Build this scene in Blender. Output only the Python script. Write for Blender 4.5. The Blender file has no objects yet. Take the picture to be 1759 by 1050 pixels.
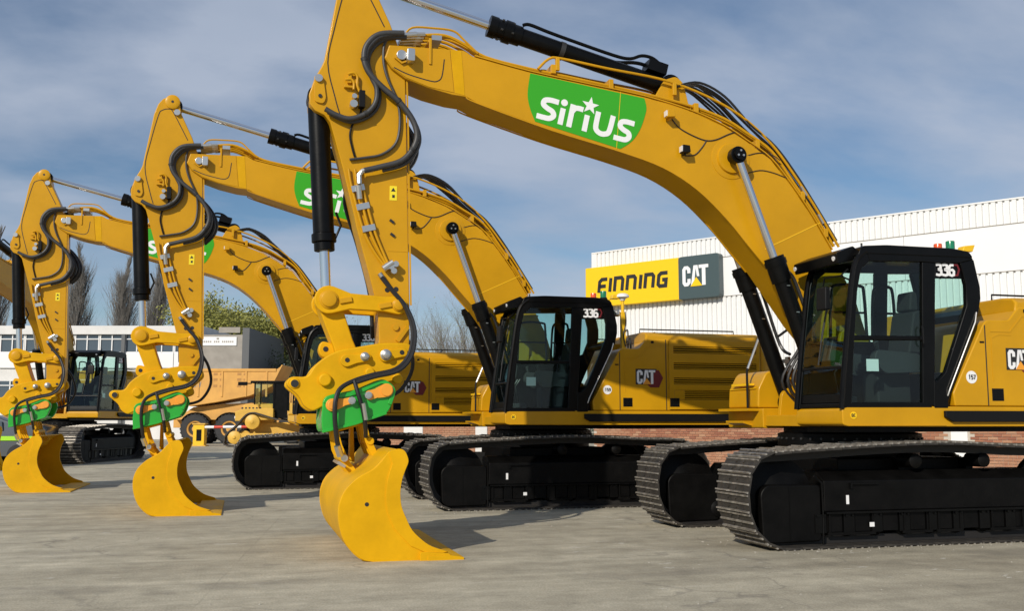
import bpy, math, random
from mathutils import Vector, Matrix
rad = math.radians
SC = bpy.context.scene
COL = SC.collection

# ------------------------------------------------------------------ camera
cam_d = bpy.data.cameras.new('camera')
cam_d.sensor_width = 36.0
cam_d.lens = 35.20
cam_d.clip_start = 0.05
cam_d.clip_end = 3000.0
cam = bpy.data.objects.new('camera', cam_d)
cam.location = (0.0, 0.0, 1.42)
cam.rotation_euler = (rad(90 + 6.6), 0.0, rad(-14.95))
COL.objects.link(cam)
SC.camera = cam

# ------------------------------------------------------------------ light
SUN_DIR = Vector((1.22, 1.33, -1.0)).normalized()      # the way the light travels
sun_d = bpy.data.lights.new('sun', 'SUN')
sun_d.energy = 3.9
sun_d.angle = rad(0.55)
sun_d.color = (1.0, 0.93, 0.82)
sun = bpy.data.objects.new('sun', sun_d)
sun.rotation_euler = SUN_DIR.to_track_quat('-Z', 'Y').to_euler()
sun.location = (-20, -10, 30)
COL.objects.link(sun)

world = bpy.data.worlds.new('World')
SC.world = world
world.use_nodes = True
wn = world.node_tree.nodes
wl = world.node_tree.links
wn.clear()
w_out = wn.new('ShaderNodeOutputWorld')
w_bg = wn.new('ShaderNodeBackground')
w_bg.inputs['Strength'].default_value = 0.072
sky = wn.new('ShaderNodeTexSky')
sky.sky_type = 'NISHITA'
sky.sun_disc = False
sky.sun_elevation = math.asin(-SUN_DIR.z)
sky.sun_rotation = math.atan2(-SUN_DIR.x, -SUN_DIR.y)
sky.air_density = 1.0
sky.dust_density = 0.05
sky.ozone_density = 3.0


def wnode(t, **kw):
    n = wn.new(t)
    for k, v in kw.items():
        setattr(n, k, v)
    return n


def wmath(op, a, b=None):
    n = wnode('ShaderNodeMath', operation=op)
    for i, v in enumerate((a, b)):
        if v is None:
            continue
        if isinstance(v, (int, float)):
            n.inputs[i].default_value = v
        else:
            wl.new(v, n.inputs[i])
    return n.outputs[0]


# clouds: a layer at constant height, so the view direction is divided by its z
tc = wnode('ShaderNodeTexCoord')
sep = wnode('ShaderNodeSeparateXYZ')
wl.new(tc.outputs['Generated'], sep.inputs[0])
zc = wmath('ADD', wmath('MAXIMUM', sep.outputs[2], 0.0), 0.30)
cx_ = wmath('DIVIDE', sep.outputs[0], zc)
cy_ = wmath('DIVIDE', sep.outputs[1], zc)
comb = wnode('ShaderNodeCombineXYZ')
wl.new(cx_, comb.inputs[0])
wl.new(cy_, comb.inputs[1])
mapn = wnode('ShaderNodeMapping')
mapn.inputs['Location'].default_value = (2.2, 11.5, 0.0)
mapn.inputs['Rotation'].default_value = (0, 0, rad(8))
mapn.inputs['Scale'].default_value = (1.0, 1.5, 1.0)
wl.new(comb.outputs[0], mapn.inputs['Vector'])
nz = wnode('ShaderNodeTexNoise')
nz.inputs['Scale'].default_value = 1.5
nz.inputs['Detail'].default_value = 9.0
nz.inputs['Roughness'].default_value = 0.54
nz.inputs['Distortion'].default_value = 0.15
wl.new(mapn.outputs[0], nz.inputs['Vector'])
ramp = wnode('ShaderNodeValToRGB')
ramp.color_ramp.elements[0].position = 0.34
ramp.color_ramp.elements[0].color = (0, 0, 0, 1)
ramp.color_ramp.elements[1].position = 0.63
ramp.color_ramp.elements[1].color = (1, 1, 1, 1)
wl.new(nz.outputs['Fac'], ramp.inputs[0])
nz2 = wnode('ShaderNodeTexNoise')
nz2.inputs['Scale'].default_value = 2.3
nz2.inputs['Detail'].default_value = 6.0
wl.new(mapn.outputs[0], nz2.inputs['Vector'])
ccol = wnode('ShaderNodeMix', data_type='RGBA')
ccol.inputs['A'].default_value = (4.5, 5.5, 7.2, 1)
ccol.inputs['B'].default_value = (7.4, 8.1, 9.6, 1)
wl.new(nz2.outputs['Fac'], ccol.inputs['Factor'])
cmix = wnode('ShaderNodeMix', data_type='RGBA')
wl.new(wmath('MULTIPLY', ramp.outputs[0], 0.88), cmix.inputs['Factor'])
hsv = wnode('ShaderNodeHueSaturation')
hsv.inputs['Saturation'].default_value = 1.1
hsv.inputs['Value'].default_value = 1.08
wl.new(sky.outputs[0], hsv.inputs['Color'])
wl.new(hsv.outputs[0], cmix.inputs['A'])
wl.new(ccol.outputs['Result'], cmix.inputs['B'])
wl.new(cmix.outputs['Result'], w_bg.inputs['Color'])
wl.new(w_bg.outputs[0], w_out.inputs['Surface'])

SC.view_settings.view_transform = 'Standard'
SC.view_settings.look = 'None'
SC.view_settings.gamma = 1.0
SC.view_settings.exposure = 0.0
SC.view_settings.use_curve_mapping = False
SC.render.engine = 'CYCLES'
SC.cycles.max_bounces = 8
SC.cycles.transparent_max_bounces = 24
SC.cycles.use_denoising = True

# ------------------------------------------------------------------ materials
MAT = {}


def mat(name, color, rough=0.5, metal=0.0, coat=0.0, var=0.0, vscale=3.0, bump=0.0, bscale=40.0,
        color2=None, spec=0.5, rvar=0.0):
    m = bpy.data.materials.new(name)
    m.use_nodes = True
    nt = m.node_tree
    b = nt.nodes['Principled BSDF']
    b.inputs['Base Color'].default_value = (*color, 1)
    b.inputs['Roughness'].default_value = rough
    b.inputs['Metallic'].default_value = metal
    b.inputs['Coat Weight'].default_value = coat
    b.inputs['Coat Roughness'].default_value = 0.12
    b.inputs['Specular IOR Level'].default_value = spec
    tcn = nt.nodes.new('ShaderNodeTexCoord')
    if var > 0 or color2 is not None or rvar > 0:
        n = nt.nodes.new('ShaderNodeTexNoise')
        n.inputs['Scale'].default_value = vscale
        n.inputs['Detail'].default_value = 6.0
        n.inputs['Roughness'].default_value = 0.62
        nt.links.new(tcn.outputs['Object'], n.inputs['Vector'])
        mr = nt.nodes.new('ShaderNodeMapRange')
        mr.inputs[1].default_value = 0.32
        mr.inputs[2].default_value = 0.68
        nt.links.new(n.outputs['Fac'], mr.inputs[0])
        mx = nt.nodes.new('ShaderNodeMix')
        mx.data_type = 'RGBA'
        c2 = color2 if color2 is not None else tuple(c * (1 - var) for c in color)
        mx.inputs['A'].default_value = (*c2, 1)
        mx.inputs['B'].default_value = (*color, 1)
        nt.links.new(mr.outputs[0], mx.inputs['Factor'])
        nt.links.new(mx.outputs['Result'], b.inputs['Base Color'])
        if rvar > 0:
            mr2 = nt.nodes.new('ShaderNodeMapRange')
            mr2.inputs[3].default_value = rough - rvar
            mr2.inputs[4].default_value = rough + rvar
            nt.links.new(n.outputs['Fac'], mr2.inputs[0])
            nt.links.new(mr2.outputs[0], b.inputs['Roughness'])
    if bump > 0:
        n2 = nt.nodes.new('ShaderNodeTexNoise')
        n2.inputs['Scale'].default_value = bscale
        n2.inputs['Detail'].default_value = 4.0
        nt.links.new(tcn.outputs['Object'], n2.inputs['Vector'])
        bp = nt.nodes.new('ShaderNodeBump')
        bp.inputs['Strength'].default_value = bump
        bp.inputs['Distance'].default_value = 0.02
        nt.links.new(n2.outputs['Fac'], bp.inputs['Height'])
        nt.links.new(bp.outputs[0], b.inputs['Normal'])
    MAT[name] = m
    return m


mat('yellow_paint', (0.60, 0.305, 0.006), 0.36, coat=0.08, spec=0.25, var=0.15, vscale=1.3, bump=0.05, bscale=9.0, rvar=0.06)
mat('yellow_bucket', (0.75, 0.40, 0.004), 0.5, spec=0.15, var=0.2, vscale=2.2, bump=0.08, bscale=14.0, rvar=0.1)
mat('yellow_bright', (0.85, 0.50, 0.01), 0.4)
mat('yellow_old', (0.74, 0.39, 0.085), 0.65, var=0.3, vscale=1.2, color2=(0.58, 0.30, 0.07), bump=0.1)
mat('yellow_dirty', (0.45, 0.23, 0.07), 0.8)
mat('grit_stone', (0.36, 0.335, 0.28), 0.9)
mat('yellow_dozer', (0.75, 0.44, 0.06), 0.5, var=0.2, vscale=2.5)
mat('orange_insert', (0.80, 0.33, 0.03), 0.45)
mat('black_paint', (0.0035, 0.0035, 0.0036), 0.34, var=0.4, vscale=5.0, bump=0.03, rvar=0.1, spec=0.18)
mat('black_dusty', (0.0045, 0.0042, 0.004), 0.5, var=0.6, vscale=4.0, bump=0.1, bscale=25.0, rvar=0.12, spec=0.14)
mat('black_plastic', (0.006, 0.006, 0.0065), 0.5, spec=0.2, bump=0.05, bscale=120)
mat('black_rubber', (0.022, 0.022, 0.022), 0.6)
mat('hose_grey', (0.048, 0.048, 0.05), 0.5, var=0.3, vscale=9)
mat('hose_black', (0.012, 0.012, 0.013), 0.42)
mat('track_steel', (0.06, 0.052, 0.043), 0.6, metal=0.2, var=0.5, vscale=6.0, color2=(0.025, 0.022, 0.019), bump=0.2, bscale=30, rvar=0.15)
mat('grouser_steel', (0.50, 0.46, 0.40), 0.40, metal=0.5, var=0.5, vscale=9.0, color2=(0.13, 0.115, 0.095), bump=0.15, bscale=40, rvar=0.15)
mat('chain_steel', (0.02, 0.018, 0.017), 0.6, metal=0.2)
mat('chrome', (0.78, 0.78, 0.80), 0.14, metal=1.0)
mat('zinc', (0.62, 0.61, 0.58), 0.32, metal=0.9)
mat('green_paint', (0.018, 0.40, 0.035), 0.33, coat=0.3, var=0.12, vscale=3)
mat('green_decal', (0.035, 0.36, 0.008), 0.35, coat=0.2)
mat('white_decal', (0.82, 0.82, 0.82), 0.45)
mat('black_decal', (0.02, 0.02, 0.02), 0.45)
mat('red_decal', (0.16, 0.012, 0.016), 0.4)
mat('yellow_sticker', (0.85, 0.68, 0.02), 0.45)
mat('seat_fabric', (0.014, 0.014, 0.015), 0.8, bump=0.2, bscale=80)
mat('console', (0.028, 0.030, 0.031), 0.6)
mat('paper', (0.75, 0.78, 0.78), 0.6)
mat('amber_lens', (0.75, 0.10, 0.02), 0.2, coat=0.5)
mat('green_lens', (0.01, 0.20, 0.09), 0.2, coat=0.5)
mat('lamp_lens', (0.7, 0.7, 0.72), 0.12, coat=0.5)
mat('white_cladding', (0.80, 0.80, 0.79), 0.5, var=0.06, vscale=0.6)
mat('white_panel', (0.82, 0.82, 0.81), 0.45, var=0.05, vscale=0.4)
mat('sign_yellow', (0.90, 0.56, 0.004), 0.4)
mat('sign_grey', (0.055, 0.085, 0.09), 0.4)
mat('mortar', (0.50, 0.45, 0.38), 0.9, bump=0.3, bscale=60)
mat('concrete_block', (0.36, 0.33, 0.29), 0.85, var=0.25, vscale=1.2, bump=0.2)
mat('dark_cladding', (0.10, 0.105, 0.11), 0.6)
mat('white_old', (0.72, 0.71, 0.69), 0.7, var=0.15, vscale=0.8)
mat('car_grey', (0.10, 0.115, 0.13), 0.3, metal=0.4, coat=0.8)
mat('lime', (0.40, 0.80, 0.04), 0.4)
mat('tyre', (0.03, 0.03, 0.032), 0.75, var=0.3, vscale=4, bump=0.2)
mat('red_paint', (0.62, 0.06, 0.03), 0.5)
mat('bark', (0.15, 0.125, 0.10), 0.9, var=0.4, vscale=2.0, bump=0.4, bscale=15)
mat('twig', (0.19, 0.175, 0.155), 0.9, var=0.3, vscale=0.5)
mat('twig_pale', (0.22, 0.20, 0.165), 0.9, var=0.3, vscale=0.5)
mat('leaf_spring', (0.31, 0.30, 0.065), 0.75, var=0.5, vscale=0.45, color2=(0.18, 0.185, 0.04))
mat('leaf_dark', (0.06, 0.085, 0.03), 0.7, var=0.4, vscale=0.5)
mat('dark_steel', (0.05, 0.05, 0.05), 0.5, metal=0.5)

# bricks: colour differs from brick to brick
m = mat('brick', (0.36, 0.16, 0.09), 0.85, bump=0.25, bscale=70)
nt = m.node_tree
oi = nt.nodes.new('ShaderNodeObjectInfo')
rr = nt.nodes.new('ShaderNodeValToRGB')
rr.color_ramp.elements[0].color = (0.26, 0.10, 0.06, 1)
rr.color_ramp.elements[1].color = (0.42, 0.24, 0.145, 1)
e = rr.color_ramp.elements.new(0.5)
e.color = (0.34, 0.145, 0.08, 1)
nt.links.new(oi.outputs['Random'], rr.inputs[0])
nt.links.new(rr.outputs[0], nt.nodes['Principled BSDF'].inputs['Base Color'])
# the joined bricks vary by position instead
m = mat('brick_mass', (0.34, 0.145, 0.08), 0.85, var=0.3, vscale=4.0, color2=(0.42, 0.24, 0.145), bump=0.25, bscale=70)


def glass(name, tint, refl=0.9):
    m = bpy.data.materials.new(name)
    m.use_nodes = True
    nt = m.node_tree
    nt.nodes.clear()
    out = nt.nodes.new('ShaderNodeOutputMaterial')
    tr = nt.nodes.new('ShaderNodeBsdfTransparent')
    tr.inputs[0].default_value = (*tint, 1)
    gl = nt.nodes.new('ShaderNodeBsdfGlossy')
    gl.inputs['Roughness'].default_value = 0.02
    gl.inputs['Color'].default_value = (0.9, 0.95, 0.95, 1)
    fr = nt.nodes.new('ShaderNodeFresnel')
    fr.inputs['IOR'].default_value = 1.5
    mu = nt.nodes.new('ShaderNodeMath')
    mu.operation = 'MULTIPLY'
    mu.inputs[1].default_value = refl
    geo = nt.nodes.new('ShaderNodeNewGeometry')
    inv = nt.nodes.new('ShaderNodeMath')
    inv.operation = 'SUBTRACT'
    inv.inputs[0].default_value = 1.0
    nt.links.new(geo.outputs['Backfacing'], inv.inputs[1])
    m2 = nt.nodes.new('ShaderNodeMath')
    m2.operation = 'MULTIPLY'
    nt.links.new(fr.outputs[0], m2.inputs[0])
    nt.links.new(inv.outputs[0], m2.inputs[1])
    nt.links.new(m2.outputs[0], mu.inputs[0])
    mx = nt.nodes.new('ShaderNodeMixShader')
    nt.links.new(mu.outputs[0], mx.inputs[0])
    nt.links.new(tr.outputs[0], mx.inputs[1])
    nt.links.new(gl.outputs[0], mx.inputs[2])
    nt.links.new(mx.outputs[0], out.inputs['Surface'])
    MAT[name] = m


glass('cab_glass', (0.82, 0.92, 0.90), 0.85)
glass('car_glass', (0.10, 0.12, 0.13))
mat('office_glass', (0.07, 0.095, 0.12), 0.12, spec=0.7)


def vm2_out(nt, L, tcn):
    n = nt.nodes.new('ShaderNodeTexNoise')
    n.inputs['Scale'].default_value = 3.0
    n.inputs['Detail'].default_value = 5
    L.new(tcn.outputs['Object'], n.inputs['Vector'])
    v = nt.nodes.new('ShaderNodeVectorMath')
    v.operation = 'MULTIPLY_ADD'
    v.inputs[1].default_value = (0.05, 0.05, 0)
    L.new(n.outputs['Color'], v.inputs[0])
    L.new(tcn.outputs['Object'], v.inputs[2])
    return v.outputs[0]


def concrete():
    m = bpy.data.materials.new('yard_concrete')
    m.use_nodes = True
    nt = m.node_tree
    L = nt.links
    b = nt.nodes['Principled BSDF']
    tcn = nt.nodes.new('ShaderNodeTexCoord')

    def noise(scale, detail, rough=0.6, dist=0.0, vec=None):
        n = nt.nodes.new('ShaderNodeTexNoise')
        n.inputs['Scale'].default_value = scale
        n.inputs['Detail'].default_value = detail
        n.inputs['Roughness'].default_value = rough
        n.inputs['Distortion'].default_value = dist
        L.new(vec or tcn.outputs['Object'], n.inputs['Vector'])
        return n.outputs['Fac']

    def rampn(src, stops):
        r = nt.nodes.new('ShaderNodeValToRGB')
        els = r.color_ramp.elements
        els[0].position, els[0].color = stops[0][0], (*stops[0][1], 1)
        els[1].position, els[1].color = stops[1][0], (*stops[1][1], 1)
        for p, c in stops[2:]:
            e = els.new(p)
            e.color = (*c, 1)
        L.new(src, r.inputs[0])
        return r.outputs[0]

    def mix(f, a, bb, typ='MIX'):
        n = nt.nodes.new('ShaderNodeMix')
        n.data_type = 'RGBA'
        n.blend_type = typ
        if isinstance(f, float):
            n.inputs['Factor'].default_value = f
        else:
            L.new(f, n.inputs['Factor'])
        for k, v in (('A', a), ('B', bb)):
            if isinstance(v, tuple):
                n.inputs[k].default_value = (*v, 1)
            else:
                L.new(v, n.inputs[k])
        return n.outputs['Result']
    base = rampn(noise(0.16, 8, 0.62, 0.4), [(0.33, (0.36, 0.322, 0.245)), (0.66, (0.58, 0.53, 0.415))])
    fine = rampn(noise(2.6, 9, 0.72), [(0.3, (0.72, 0.72, 0.71)), (0.72, (1.15, 1.15, 1.14))])
    c = mix(1.0, base, fine, 'MULTIPLY')
    grain = rampn(noise(55.0, 3, 0.7), [(0.32, (0.74, 0.74, 0.74)), (0.68, (1.2, 1.2, 1.2))])
    c = mix(1.0, c, grain, 'MULTIPLY')
    # long scrape and tyre streaks, stretched along the yard
    mp = nt.nodes.new('ShaderNodeMapping')
    mp.inputs['Rotation'].default_value = (0, 0, rad(-14))
    mp.inputs['Scale'].default_value = (0.22, 1.9, 1.0)
    L.new(tcn.outputs['Object'], mp.inputs['Vector'])
    streak = rampn(noise(1.0, 7, 0.6, 0.3, mp.outputs[0]), [(0.34, (0.72, 0.71, 0.69)), (0.62, (1.10, 1.10, 1.08))])
    c = mix(0.8, c, streak, 'MULTIPLY')
    # pale chips and lime spots
    mp2 = nt.nodes.new('ShaderNodeMapping')
    mp2.inputs['Scale'].default_value = (0.55, 1.3, 1.0)
    mp2.inputs['Rotation'].default_value = (0, 0, rad(-10))
    L.new(tcn.outputs['Object'], mp2.inputs['Vector'])
    spots = rampn(noise(5.0, 5, 0.66, 0.6, mp2.outputs[0]), [(0.635, (0, 0, 0)), (0.68, (1, 1, 1))])
    patch = rampn(noise(0.5, 3), [(0.47, (0, 0, 0)), (0.60, (0.75, 0.75, 0.75))])
    sp = mix(1.0, spots, patch, 'MULTIPLY')
    c = mix(sp, c, (0.72, 0.69, 0.61))
    # oil stains
    oil = rampn(noise(0.75, 4, 0.55, 0.2), [(0.655, (0, 0, 0)), (0.73, (0.45, 0.45, 0.45))])
    c = mix(oil, c, (0.11, 0.10, 0.09))
    # hairline cracks
    vo = nt.nodes.new('ShaderNodeTexVoronoi')
    vo.feature = 'DISTANCE_TO_EDGE'
    vo.inputs['Scale'].default_value = 0.33
    wv = nt.nodes.new('ShaderNodeTexNoise')
    wv.inputs['Scale'].default_value = 1.4
    wv.inputs['Detail'].default_value = 6
    L.new(tcn.outputs['Object'], wv.inputs['Vector'])
    vm = nt.nodes.new('ShaderNodeVectorMath')
    vm.operation = 'MULTIPLY_ADD'
    vm.inputs[1].default_value = (1.3, 1.3, 0)
    L.new(wv.outputs['Color'], vm.inputs[0])
    L.new(tcn.outputs['Object'], vm.inputs[2])
    L.new(vm.outputs[0], vo.inputs['Vector'])
    crack = rampn(vo.outputs['Distance'], [(0.0, (1, 1, 1)), (0.0075, (0, 0, 0))])
    cg = rampn(noise(0.3, 2), [(0.44, (0, 0, 0)), (0.56, (0.42, 0.42, 0.42))])
    c = mix(mix(1.0, crack, cg, 'MULTIPLY'), c, (0.12, 0.11, 0.10))
    # slab joints, dirt-filled
    mp3 = nt.nodes.new('ShaderNodeMapping')
    mp3.inputs['Rotation'].default_value = (0, 0, rad(7))
    mp3.inputs['Location'].default_value = (1.3, 1.9, 0)
    L.new(vm2_out(nt, L, tcn), mp3.inputs['Vector'])
    bk = nt.nodes.new('ShaderNodeTexBrick')
    bk.offset = 0.0
    bk.inputs['Scale'].default_value = 1.0
    bk.inputs['Brick Width'].default_value = 6.1
    bk.inputs['Row Height'].default_value = 5.2
    bk.inputs['Mortar Size'].default_value = 0.014
    bk.inputs['Mortar Smooth'].default_value = 0.6
    L.new(mp3.outputs[0], bk.inputs['Vector'])
    jm = mix(1.0, rampn(bk.outputs['Fac'], [(0.2, (0, 0, 0)), (0.9, (0.22, 0.22, 0.22))]), rampn(noise(1.1, 4), [(0.38, (0.15, 0.15, 0.15)), (0.6, (1, 1, 1))]), 'MULTIPLY')
    c = mix(jm, c, (0.13, 0.12, 0.10))
    # tyre scuffs: dark arcs from slewing tracks
    wv2 = nt.nodes.new('ShaderNodeTexWave')
    wv2.wave_type = 'RINGS'
    wv2.inputs['Scale'].default_value = 0.12
    wv2.inputs['Distortion'].default_value = 3.0
    wv2.inputs['Detail'].default_value = 3.0
    L.new(tcn.outputs['Object'], wv2.inputs['Vector'])
    sc = mix(1.0, rampn(wv2.outputs['Fac'], [(0.86, (0, 0, 0)), (0.97, (0.5, 0.5, 0.5))]), rampn(noise(0.42, 5), [(0.5, (0, 0, 0)), (0.62, (0.8, 0.8, 0.8))]), 'MULTIPLY')
    c = mix(sc, c, (0.17, 0.155, 0.13))
    L.new(c, b.inputs['Base Color'])
    b.inputs['Roughness'].default_value = 0.88
    b.inputs['Specular IOR Level'].default_value = 0.25
    bp = nt.nodes.new('ShaderNodeBump')
    bp.inputs['Strength'].default_value = 0.35
    bp.inputs['Distance'].default_value = 0.012
    L.new(noise(22.0, 8, 0.7), bp.inputs['Height'])
    L.new(bp.outputs[0], b.inputs['Normal'])
    MAT['yard_concrete'] = m


concrete()

# ------------------------------------------------------------------ mesh helpers


class MB:
    def __init__(s):
        s.v = []
        s.f = []

    def add(s, vs, fs):
        o = len(s.v)
        s.v += [tuple(v) for v in vs]
        s.f += [tuple(i + o for i in f) for f in fs]
        return s

    def box(s, x0, x1, y0, y1, z0, z1):
        vs = [(x0, y0, z0), (x1, y0, z0), (x1, y1, z0), (x0, y1, z0), (x0, y0, z1), (x1, y0, z1), (x1, y1, z1), (x0, y1, z1)]
        return s.add(vs, [(0, 3, 2, 1), (4, 5, 6, 7), (0, 1, 5, 4), (1, 2, 6, 5), (2, 3, 7, 6), (3, 0, 4, 7)])

    def obox(s, c, ax, ay, az, hx, hy, hz):
        c, ax, ay, az = Vector(c), Vector(ax).normalized(), Vector(ay).normalized(), Vector(az).normalized()
        vs = [c + ax * (hx * a) + ay * (hy * b) + az * (hz * d) for d in (-1, 1) for a, b in ((-1, -1), (1, -1), (1, 1), (-1, 1))]
        return s.add(vs, [(0, 3, 2, 1), (4, 5, 6, 7), (0, 1, 5, 4), (1, 2, 6, 5), (2, 3, 7, 6), (3, 0, 4, 7)])

    def prism(s, poly, y0, y1):
        """polygon in (x, z), extruded along y"""
        a = sum(poly[i][0] * poly[(i + 1) % len(poly)][1] - poly[(i + 1) % len(poly)][0] * poly[i][1] for i in range(len(poly)))
        if a < 0:
            poly = poly[::-1]
        n = len(poly)
        vs = [(p[0], y0, p[1]) for p in poly] + [(p[0], y1, p[1]) for p in poly]
        fs = [tuple(range(n)), tuple(range(2 * n - 1, n - 1, -1))]
        fs += [(i, i + n, (i + 1) % n + n, (i + 1) % n) for i in range(n)]
        return s.add(vs, fs)

    def strip(s, pts, th, y0, y1, closed=False):
        """a bent plate: polyline in (x, z), thickness th towards its left, from y0 to y1"""
        l, r = offset_line(pts, th, 0.0, closed)
        n = len(pts)
        vs = []
        for i in range(n):
            vs += [(l[i][0], y0, l[i][1]), (r[i][0], y0, r[i][1]), (r[i][0], y1, r[i][1]), (l[i][0], y1, l[i][1])]
        fs = []
        m = n if closed else n - 1
        for i in range(m):
            a, b = 4 * i, 4 * ((i + 1) % n)
            for k in range(4):
                k2 = (k + 1) % 4
                fs.append((a + k, a + k2, b + k2, b + k))
        if not closed:
            fs.append((3, 2, 1, 0))
            e = 4 * (n - 1)
            fs.append((e, e + 1, e + 2, e + 3))
        return s.add(vs, fs)

    def cyl(s, p0, p1, r0, r1=None, seg=16, caps=True):
        r1 = r0 if r1 is None else r1
        p0, p1 = Vector(p0), Vector(p1)
        ax = (p1 - p0).normalized()
        t = Vector((0, 0, 1)) if abs(ax.z) < 0.9 else Vector((1, 0, 0))
        u = ax.cross(t).normalized()
        w = ax.cross(u)
        vs = []
        for p, r in ((p0, r0), (p1, r1)):
            for i in range(seg):
                a = 2 * math.pi * i / seg
                vs.append(p + u * (math.cos(a) * r) + w * (math.sin(a) * r))
        fs = [(i, i + seg, (i + 1) % seg + seg, (i + 1) % seg) for i in range(seg)]
        if caps:
            fs += [tuple(range(seg)), tuple(range(2 * seg - 1, seg - 1, -1))]
        return s.add(vs, fs)

    def tube(s, pts, r, seg=8, caps=True):
        pts = [Vector(p) for p in pts]
        n = len(pts)
        rr = r if isinstance(r, (list, tuple)) else [r] * n
        d0 = (pts[1] - pts[0]).normalized()
        t = Vector((0, 0, 1)) if abs(d0.z) < 0.9 else Vector((1, 0, 0))
        u = d0.cross(t).normalized()
        vs = []
        for i, p in enumerate(pts):
            d = (pts[min(i + 1, n - 1)] - pts[max(i - 1, 0)])
            d = d.normalized() if d.length > 1e-9 else d0
            u = (u - d * u.dot(d))
            u = u.normalized() if u.length > 1e-6 else d.orthogonal().normalized()
            w = d.cross(u)
            for k in range(seg):
                a = 2 * math.pi * k / seg
                vs.append(p + u * (math.cos(a) * rr[i]) + w * (math.sin(a) * rr[i]))
        fs = []
        for i in range(n - 1):
            for k in range(seg):
                k2 = (k + 1) % seg
                fs.append((i * seg + k, i * seg + k2, (i + 1) * seg + k2, (i + 1) * seg + k))
        if caps:
            fs += [tuple(range(seg - 1, -1, -1)), tuple(range((n - 1) * seg, n * seg))]
        return s.add(vs, fs)

    def lathe(s, c, axis, prof, seg=24):
        """profile of (radius, height) about axis through c"""
        c, ax = Vector(c), Vector(axis).normalized()
        u = ax.orthogonal().normalized()
        w = ax.cross(u)
        n = len(prof)
        vs = []
        for r, h in prof:
            for k in range(seg):
                a = 2 * math.pi * k / seg
                vs.append(c + ax * h + u * (math.cos(a) * r) + w * (math.sin(a) * r))
        fs = []
        for i in range(n - 1):
            for k in range(seg):
                k2 = (k + 1) % seg
                fs.append((i * seg + k, i * seg + k2, (i + 1) * seg + k2, (i + 1) * seg + k))
        fs += [tuple(range(seg - 1, -1, -1)), tuple(range((n - 1) * seg, n * seg))]
        return s.add(vs, fs)

    def ribbon(s, pts, w, y0, y1, closed=False):
        """a flat stroke of width w on a (x, z) plane, from depth y0 to y1"""
        l, r = offset_line(pts, w / 2, w / 2, closed)
        n = len(pts)
        vs = []
        for i in range(n):
            vs += [(l[i][0], y0, l[i][1]), (r[i][0], y0, r[i][1]), (r[i][0], y1, r[i][1]), (l[i][0], y1, l[i][1])]
        fs = []
        for i in range(n if closed else n - 1):
            a, b = 4 * i, 4 * ((i + 1) % n)
            for k in range(4):
                k2 = (k + 1) % 4
                fs.append((a + k, a + k2, b + k2, b + k))
        if not closed:
            fs.append((3, 2, 1, 0))
            e = 4 * (n - 1)
            fs.append((e, e + 1, e + 2, e + 3))
        return s.add(vs, fs)

    def xf(s, M):
        s.v = [tuple(M @ Vector(v)) for v in s.v]
        return s

    def mesh(s, name, mt, smooth=True, ang=38):
        me = bpy.data.meshes.new(name)
        me.from_pydata(s.v, [], s.f)
        import bmesh
        bm = bmesh.new()
        bm.from_mesh(me)
        bmesh.ops.recalc_face_normals(bm, faces=bm.faces)
        bm.to_mesh(me)
        bm.free()
        if isinstance(mt, str):
            me.materials.append(MAT[mt])
        if smooth:
            for p in me.polygons:
                p.use_smooth = True
            me.set_sharp_from_angle(angle=rad(ang))
        me.update()
        return me

    def clusters(s, gap=0.012, small=0.05):
        """the groups of touching pieces this mesh is made of"""
        n = len(s.v)
        par = list(range(n))

        def find(a):
            while par[a] != a:
                par[a] = par[par[a]]
                a = par[a]
            return a
        for f in s.f:
            r = find(f[0])
            for q in f[1:]:
                par[find(q)] = r
        isl = {}
        for i in range(n):
            isl.setdefault(find(i), []).append(i)
        if not 1 < len(isl) <= 60:
            return None
        boxes = []
        for ids in isl.values():
            P = [s.v[i] for i in ids]
            boxes.append([[min(p[a] for p in P) for a in range(3)], [max(p[a] for p in P) for a in range(3)], set(ids)])
        merged = True
        while merged:
            merged = False
            for i in range(len(boxes)):
                for j in range(len(boxes) - 1, i, -1):
                    A, B = boxes[i], boxes[j]
                    if all(A[0][a] - gap <= B[1][a] and B[0][a] - gap <= A[1][a] for a in range(3)):
                        boxes[i] = [[min(A[0][a], B[0][a]) for a in range(3)], [max(A[1][a], B[1][a]) for a in range(3)], A[2] | B[2]]
                        del boxes[j]
                        merged = True
        if len(boxes) < 2:
            return None
        if max(max(b[1][a] - b[0][a] for a in range(3)) for b in boxes) < small:
            return None
        boxes.sort(key=lambda b: -len(b[2]))
        out = []
        for b in boxes:
            m = MB()
            idx = {}
            for i in sorted(b[2]):
                idx[i] = len(m.v)
                m.v.append(s.v[i])
            m.f = [tuple(idx[i] for i in f) for f in s.f if f[0] in b[2]]
            out.append(m)
        return out

    def build(s, name, mt, parent=None, bevel=0.0, smooth=True, loc=None, bseg=2, split=True):
        cl = s.clusters() if split and parent is not None else None
        if cl:
            obs = [c.build(name, mt, parent, bevel, smooth, loc, bseg, False) for c in cl]
            return obs[0]
        o = bpy.data.objects.new(name, s.mesh(name, mt, smooth))
        COL.objects.link(o)
        if parent is not None:
            o.parent = parent
        if loc:
            o.location = loc
        if bevel > 0:
            b = o.modifiers.new('bevel', 'BEVEL')
            b.width = bevel
            b.segments = bseg
            b.limit_method = 'ANGLE'
            b.angle_limit = rad(40)
            b.harden_normals = True
        return o


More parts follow.
